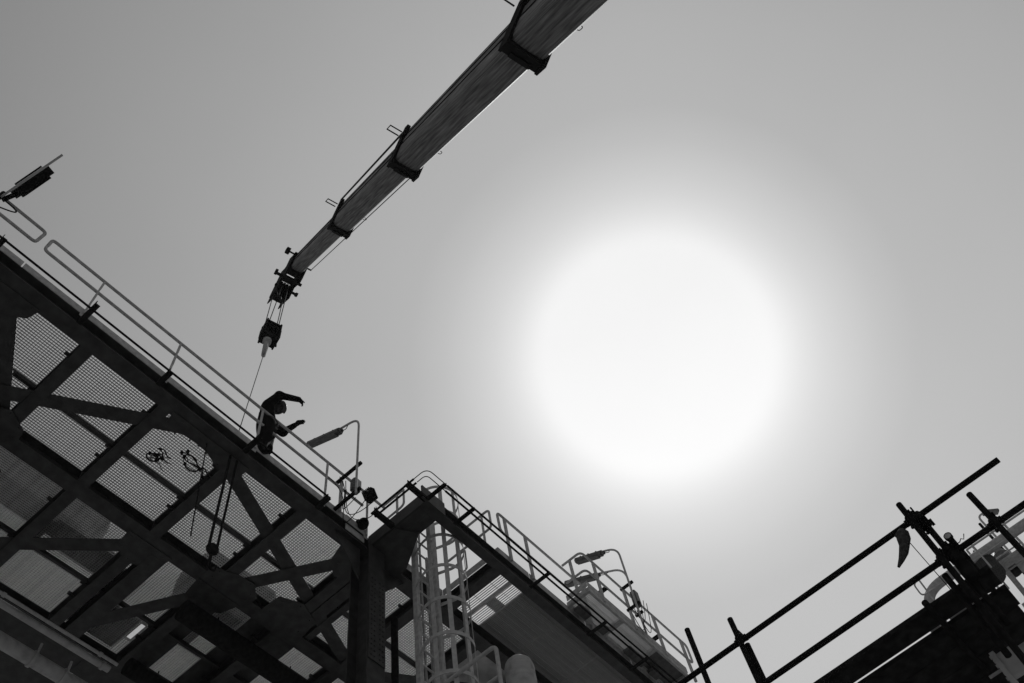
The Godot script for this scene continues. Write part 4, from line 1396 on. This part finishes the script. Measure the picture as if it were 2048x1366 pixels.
# ---------------------------------------------------------------- the worker
# a distance field of tapered capsules, joined smoothly and meshed as surface nets
func skin(st: SurfaceTool, bones: Array, cell: float, k: float) -> void:
	var lo := Vector3.ONE * 1e9
	var hi := -lo
	for b in bones:
		for e in [[b[0], b[2]], [b[1], b[3]]]:
			lo = lo.min(e[0] - Vector3.ONE * (e[1] + k + 2 * cell))
			hi = hi.max(e[0] + Vector3.ONE * (e[1] + k + 2 * cell))
	var n := Vector3i((hi - lo) / cell) + Vector3i.ONE * 2
	var f := PackedFloat32Array()
	f.resize(n.x * n.y * n.z)
	f.fill(1.0)
	var own := PackedInt32Array()
	own.resize(f.size())
	for bi in bones.size():
		var b = bones[bi]
		var m: float = maxf(b[2], b[3]) + k + 2 * cell
		var l2 := Vector3i(((b[0].min(b[1]) - Vector3.ONE * m - lo) / cell).floor()).clamp(Vector3i.ZERO, n - Vector3i.ONE)
		var h2 := Vector3i(((b[0].max(b[1]) + Vector3.ONE * m - lo) / cell).ceil()).clamp(Vector3i.ZERO, n - Vector3i.ONE)
		var a: Vector3 = b[0]
		var ba: Vector3 = b[1] - b[0]
		var ll := maxf(ba.length_squared(), 1e-9)
		var flat: float = b[5] if b.size() > 5 else 1.0
		for z in range(l2.z, h2.z + 1):
			for y in range(l2.y, h2.y + 1):
				var row := (z * n.y + y) * n.x
				for x in range(l2.x, h2.x + 1):
					var p := lo + Vector3(x, y, z) * cell
					var t := clampf((p - a).dot(ba) / ll, 0, 1)
					var q := p - a - ba * t
					if flat != 1.0:
						var ax: Vector3 = b[6]
						q += ax * q.dot(ax) * (1.0 / flat - 1.0)
					var d := q.length() - lerpf(b[2], b[3], t)
					var c := f[row + x]
					if d < c: own[row + x] = b[4]
					var hh := maxf(k - absf(c - d), 0.0) / k
					f[row + x] = minf(c, d) - hh * hh * k * 0.25
	var idx := {}
	var vs := []
	var ns := []
	var cs := []
	var tone := [Color(0.009, 0.009, 0.009), Color(0.06, 0.06, 0.06), Color(0.015, 0.015, 0.015), Color(0.008, 0.008, 0.008)]
	var sx := 1
	var sy := n.x
	var sz := n.x * n.y
	var corner := [0, sx, sy, sx + sy, sz, sx + sz, sy + sz, sx + sy + sz]
	var edges := [[0, 1], [2, 3], [4, 5], [6, 7], [0, 2], [1, 3], [4, 6], [5, 7], [0, 4], [1, 5], [2, 6], [3, 7]]
	for z in n.z - 1:
		for y in n.y - 1:
			var row := (z * n.y + y) * n.x
			for x in n.x - 1:
				var i := row + x
				var f0 := f[i]
				if f0 > 3.0 * cell or f0 < -3.0 * cell: continue
				var neg := 0
				for c in corner:
					if f[i + c] < 0: neg += 1
				if neg == 0 or neg == 8: continue
				var s := Vector3.ZERO
				var cnt := 0
				for e in edges:
					var fa := f[i + corner[e[0]]]
					var fb := f[i + corner[e[1]]]
					if (fa < 0) != (fb < 0):
						var t := fa / (fa - fb)
						var pa := Vector3(e[0] & 1, (e[0] >> 1) & 1, (e[0] >> 2) & 1)
						var pb := Vector3(e[1] & 1, (e[1] >> 1) & 1, (e[1] >> 2) & 1)
						s += pa.lerp(pb, t)
						cnt += 1
				idx[i] = vs.size()
				vs.append(lo + (Vector3(x, y, z) + s / cnt) * cell)
				ns.append(Vector3(f[i + sx] + f[i + sx + sy] + f[i + sx + sz] + f[i + sx + sy + sz] - f[i] - f[i + sy] - f[i + sz] - f[i + sy + sz], f[i + sy] + f[i + sx + sy] + f[i + sy + sz] + f[i + sx + sy + sz] - f[i] - f[i + sx] - f[i + sz] - f[i + sx + sz], f[i + sz] + f[i + sx + sz] + f[i + sy + sz] + f[i + sx + sy + sz] - f[i] - f[i + sx] - f[i + sy] - f[i + sx + sy]).normalized())
				cs.append(tone[own[i]])
	for i in idx:
		for ax in [[sx, sy, sz], [sy, sz, sx], [sz, sx, sy]]:
			if (f[i] < 0) == (f[i + ax[0]] < 0): continue
			var q := [i, i - ax[1], i - ax[1] - ax[2], i - ax[2]]
			var ok := true
			for e in q:
				if not idx.has(e): ok = false
			if not ok: continue
			for tr in [[0, 1, 2], [0, 2, 3]]:
				var v := []
				for e in tr: v.append(idx[q[e]])
				if (vs[v[1]] - vs[v[0]]).cross(vs[v[2]] - vs[v[0]]).dot(ns[v[0]] + ns[v[1]] + ns[v[2]]) > 0:
					v = [v[0], v[2], v[1]]
				for e in v:
					st.set_color(cs[e])
					st.set_normal(ns[e])
					st.add_vertex(vs[e])

func worker() -> void:
	var base := Vector3(4.43, 12.285, -6.86)
	var F := Vector3(0.7071, 0, 0.7071)      # the way he faces
	var S := Vector3(-0.7071, 0, 0.7071)     # his right
	var W := func(u: float, h: float, s: float) -> Vector3: return base + F * u + Vector3(0, h, 0) + S * s
	var t := thing("person", "worker in dark overalls and hard hat signalling with both arms at the rail", "person", base)
	var st := mb()
	var B := []
	# legs, pelvis, trunk
	for s in [-1.0, 1.0]:
		B.append([W.call(0.0, 0.86, 0.09 * s), W.call(0.02, 0.47, 0.1 * s), 0.13, 0.1, 0])
		B.append([W.call(0.02, 0.47, 0.1 * s), W.call(-0.03, 0.1, 0.11 * s), 0.098, 0.085, 0])
		B.append([W.call(-0.05, 0.045, 0.11 * s), W.call(0.15, 0.03, 0.13 * s), 0.045, 0.035, 3])
	B.append([W.call(-0.01, 0.9, -0.07), W.call(-0.01, 0.9, 0.07), 0.145, 0.145, 0])
	B.append([W.call(-0.01, 0.9, 0.0), W.call(-0.02, 1.12, 0.0), 0.135, 0.13, 0])
	B.append([W.call(-0.02, 1.12, -0.06), W.call(-0.02, 1.12, 0.06), 0.12, 0.12, 0])
	B.append([W.call(-0.03, 1.28, -0.11), W.call(-0.03, 1.28, 0.11), 0.115, 0.115, 0])
	B.append([W.call(-0.02, 1.34, 0.0), W.call(0.03, 1.47, 0.0), 0.07, 0.055, 1])
	# right arm up over the head, left arm held out in front
	var r_sh: Vector3 = W.call(-0.02, 1.33, 0.18)
	var r_el: Vector3 = W.call(0.13, 1.59, 0.2)
	var r_wr: Vector3 = W.call(0.45, 1.455, 0.2)
	var l_sh: Vector3 = W.call(-0.02, 1.31, -0.18)
	var l_el: Vector3 = W.call(0.22, 1.11, -0.2)
	var l_wr: Vector3 = W.call(0.385, 1.32, -0.2)
	B.append([r_sh, r_el, 0.085, 0.066, 0])
	B.append([r_el, r_wr, 0.062, 0.046, 0])
	B.append([l_sh, l_el, 0.082, 0.068, 0])
	B.append([l_el, l_wr, 0.062, 0.044, 0])
	skin(st, B, 0.014, 0.05)
	# head: skull, jaw, nose, brow, ears, neck join
	var hc: Vector3 = W.call(0.07, 1.53, 0.0)
	var up := (Vector3.UP + F * 0.15).normalized()
	var fw := (F - up * F.dot(up)).normalized()
	var H := []
	H.append([hc + up * 0.02 - fw * 0.012, hc + up * 0.025 + fw * 0.02, 0.083, 0.078, 1])
	H.append([hc - up * 0.03 + fw * 0.02, hc - up * 0.09 + fw * 0.055, 0.06, 0.03, 1])
	H.append([hc + up * 0.0 + fw * 0.09, hc - up * 0.035 + fw * 0.112, 0.01, 0.014, 1])
	H.append([hc + up * 0.02 + fw * 0.083 - S * 0.035, hc + up * 0.02 + fw * 0.083 + S * 0.035, 0.012, 0.012, 1])
	H.append([hc - up * 0.062 + fw * 0.082 - S * 0.018, hc - up * 0.062 + fw * 0.082 + S * 0.018, 0.009, 0.009, 1])
	for s in [-1.0, 1.0]:
		H.append([hc + S * 0.082 * s + up * 0.02, hc + S * 0.08 * s - up * 0.028, 0.016, 0.011, 1])
		H.append([hc + up * 0.003 + fw * 0.082 + S * 0.032 * s, hc + up * 0.003 + fw * 0.084 + S * 0.032 * s, 0.01, 0.01, 3])
	H.append([hc - up * 0.07 - fw * 0.02, W.call(0.0, 1.38, 0.0), 0.055, 0.06, 1])
	H.append([hc + up * 0.03 - fw * 0.035, hc - up * 0.04 - fw * 0.05, 0.072, 0.05, 3])
	skin(st, H, 0.006, 0.012)
	# hands with five bent fingers each
	for hd in [[r_wr, (W.call(0.56, 1.3, 0.2) - r_wr).normalized(), 1.0, true], [l_wr, (W.call(0.44, 1.39, -0.2) - l_wr).normalized(), -1.0, false]]:
		var wr: Vector3 = hd[0]
		var d: Vector3 = hd[1]
		var side := (S - d * S.dot(d)).normalized()
		var nrm := d.cross(side)
		var G := []
		G.append([wr - d * 0.03, wr + d * 0.02, 0.034, 0.03, 0])
		for q in 4:
			G.append([wr + d * 0.01 + side * (-0.024 + 0.016 * q), wr + d * 0.085 + side * (-0.032 + 0.021 * q), 0.017, 0.014, 2])
		for q in 4:
			var root := wr + d * 0.09 + side * (-0.032 + 0.021 * q)
			var ln: float = [0.03, 0.036, 0.038, 0.033][q]
			var curl := 0.4
			if hd[3] and q == 3: curl = 0.05
			var d1 := (d + nrm * curl * 0.5).normalized()
			var d2 := (d + nrm * curl * 1.6).normalized()
			var d3 := (d + nrm * curl * 3.5).normalized()
			G.append([root, root + d1 * ln * 1.2, 0.0105, 0.0095, 2])
			G.append([root + d1 * ln * 1.2, root + d1 * ln * 1.2 + d2 * ln, 0.0095, 0.009, 2])
			G.append([root + d1 * ln * 1.2 + d2 * ln, root + d1 * ln * 1.2 + d2 * ln + d3 * ln * 0.8, 0.009, 0.008, 2])
		var th := wr + d * 0.025 + side * 0.03
		G.append([th, th + d * 0.03 + side * 0.028 + nrm * 0.01, 0.015, 0.012, 2])
		G.append([th + d * 0.03 + side * 0.028 + nrm * 0.01, th + d * 0.062 + side * 0.03 + nrm * 0.022, 0.012, 0.009, 2])
		skin(st, G, 0.004, 0.008)
	obj("body", st, M.person, t)
	# hard hat
	st = mb()
	var hb := hc + up * 0.045
	lathe(st, hb, up, [[0, 0.125], [0.025, 0.132], [0.06, 0.127], [0.095, 0.108], [0.12, 0.078], [0.136, 0.04], [0.14, 0]], 24)
	lathe(st, hb, up, [[0, 0.125], [-0.008, 0.14], [0.002, 0.15], [0.01, 0.13]], 24)
	for q in 7:
		var a := (q - 3) * 0.22
		box(st, hb + fw * (0.145 * cos(a)) + S * (0.145 * sin(a)) - up * 0.002, (S * cos(a) - fw * sin(a)) * 0.02, up * 0.004, (fw * cos(a) + S * sin(a)) * 0.03)
	box(st, hb + up * 0.134, S * 0.012, up * 0.008, fw * 0.07)
	obj("hard_hat", st, M.helmet, t)
	# harness straps and the buckle
	st = mb()
	for s in [-1.0, 1.0]:
		var pts := [W.call(-0.14, 0.95, 0.1 * s), W.call(-0.145, 1.25, 0.07 * s), W.call(-0.06, 1.4, 0.1 * s), W.call(0.075, 1.28, 0.1 * s), W.call(0.125, 1.0, 0.1 * s)]
		for i in pts.size() - 1: bar(st, pts[i], pts[i + 1], 0.045, 0.012, F)
	lathe(st, W.call(0, 0.98, 0), Vector3.UP, [[0, 0.155], [0, 0.165], [0.05, 0.165], [0.05, 0.155]], 20)
	obj("harness", st, M.cloth, t)
	st = mb()
	box(st, W.call(0.14, 1.02, -0.06), F * 0.012, Vector3(0, 0.03, 0), S * 0.02)
	obj("buckle", st, M.galv, t)
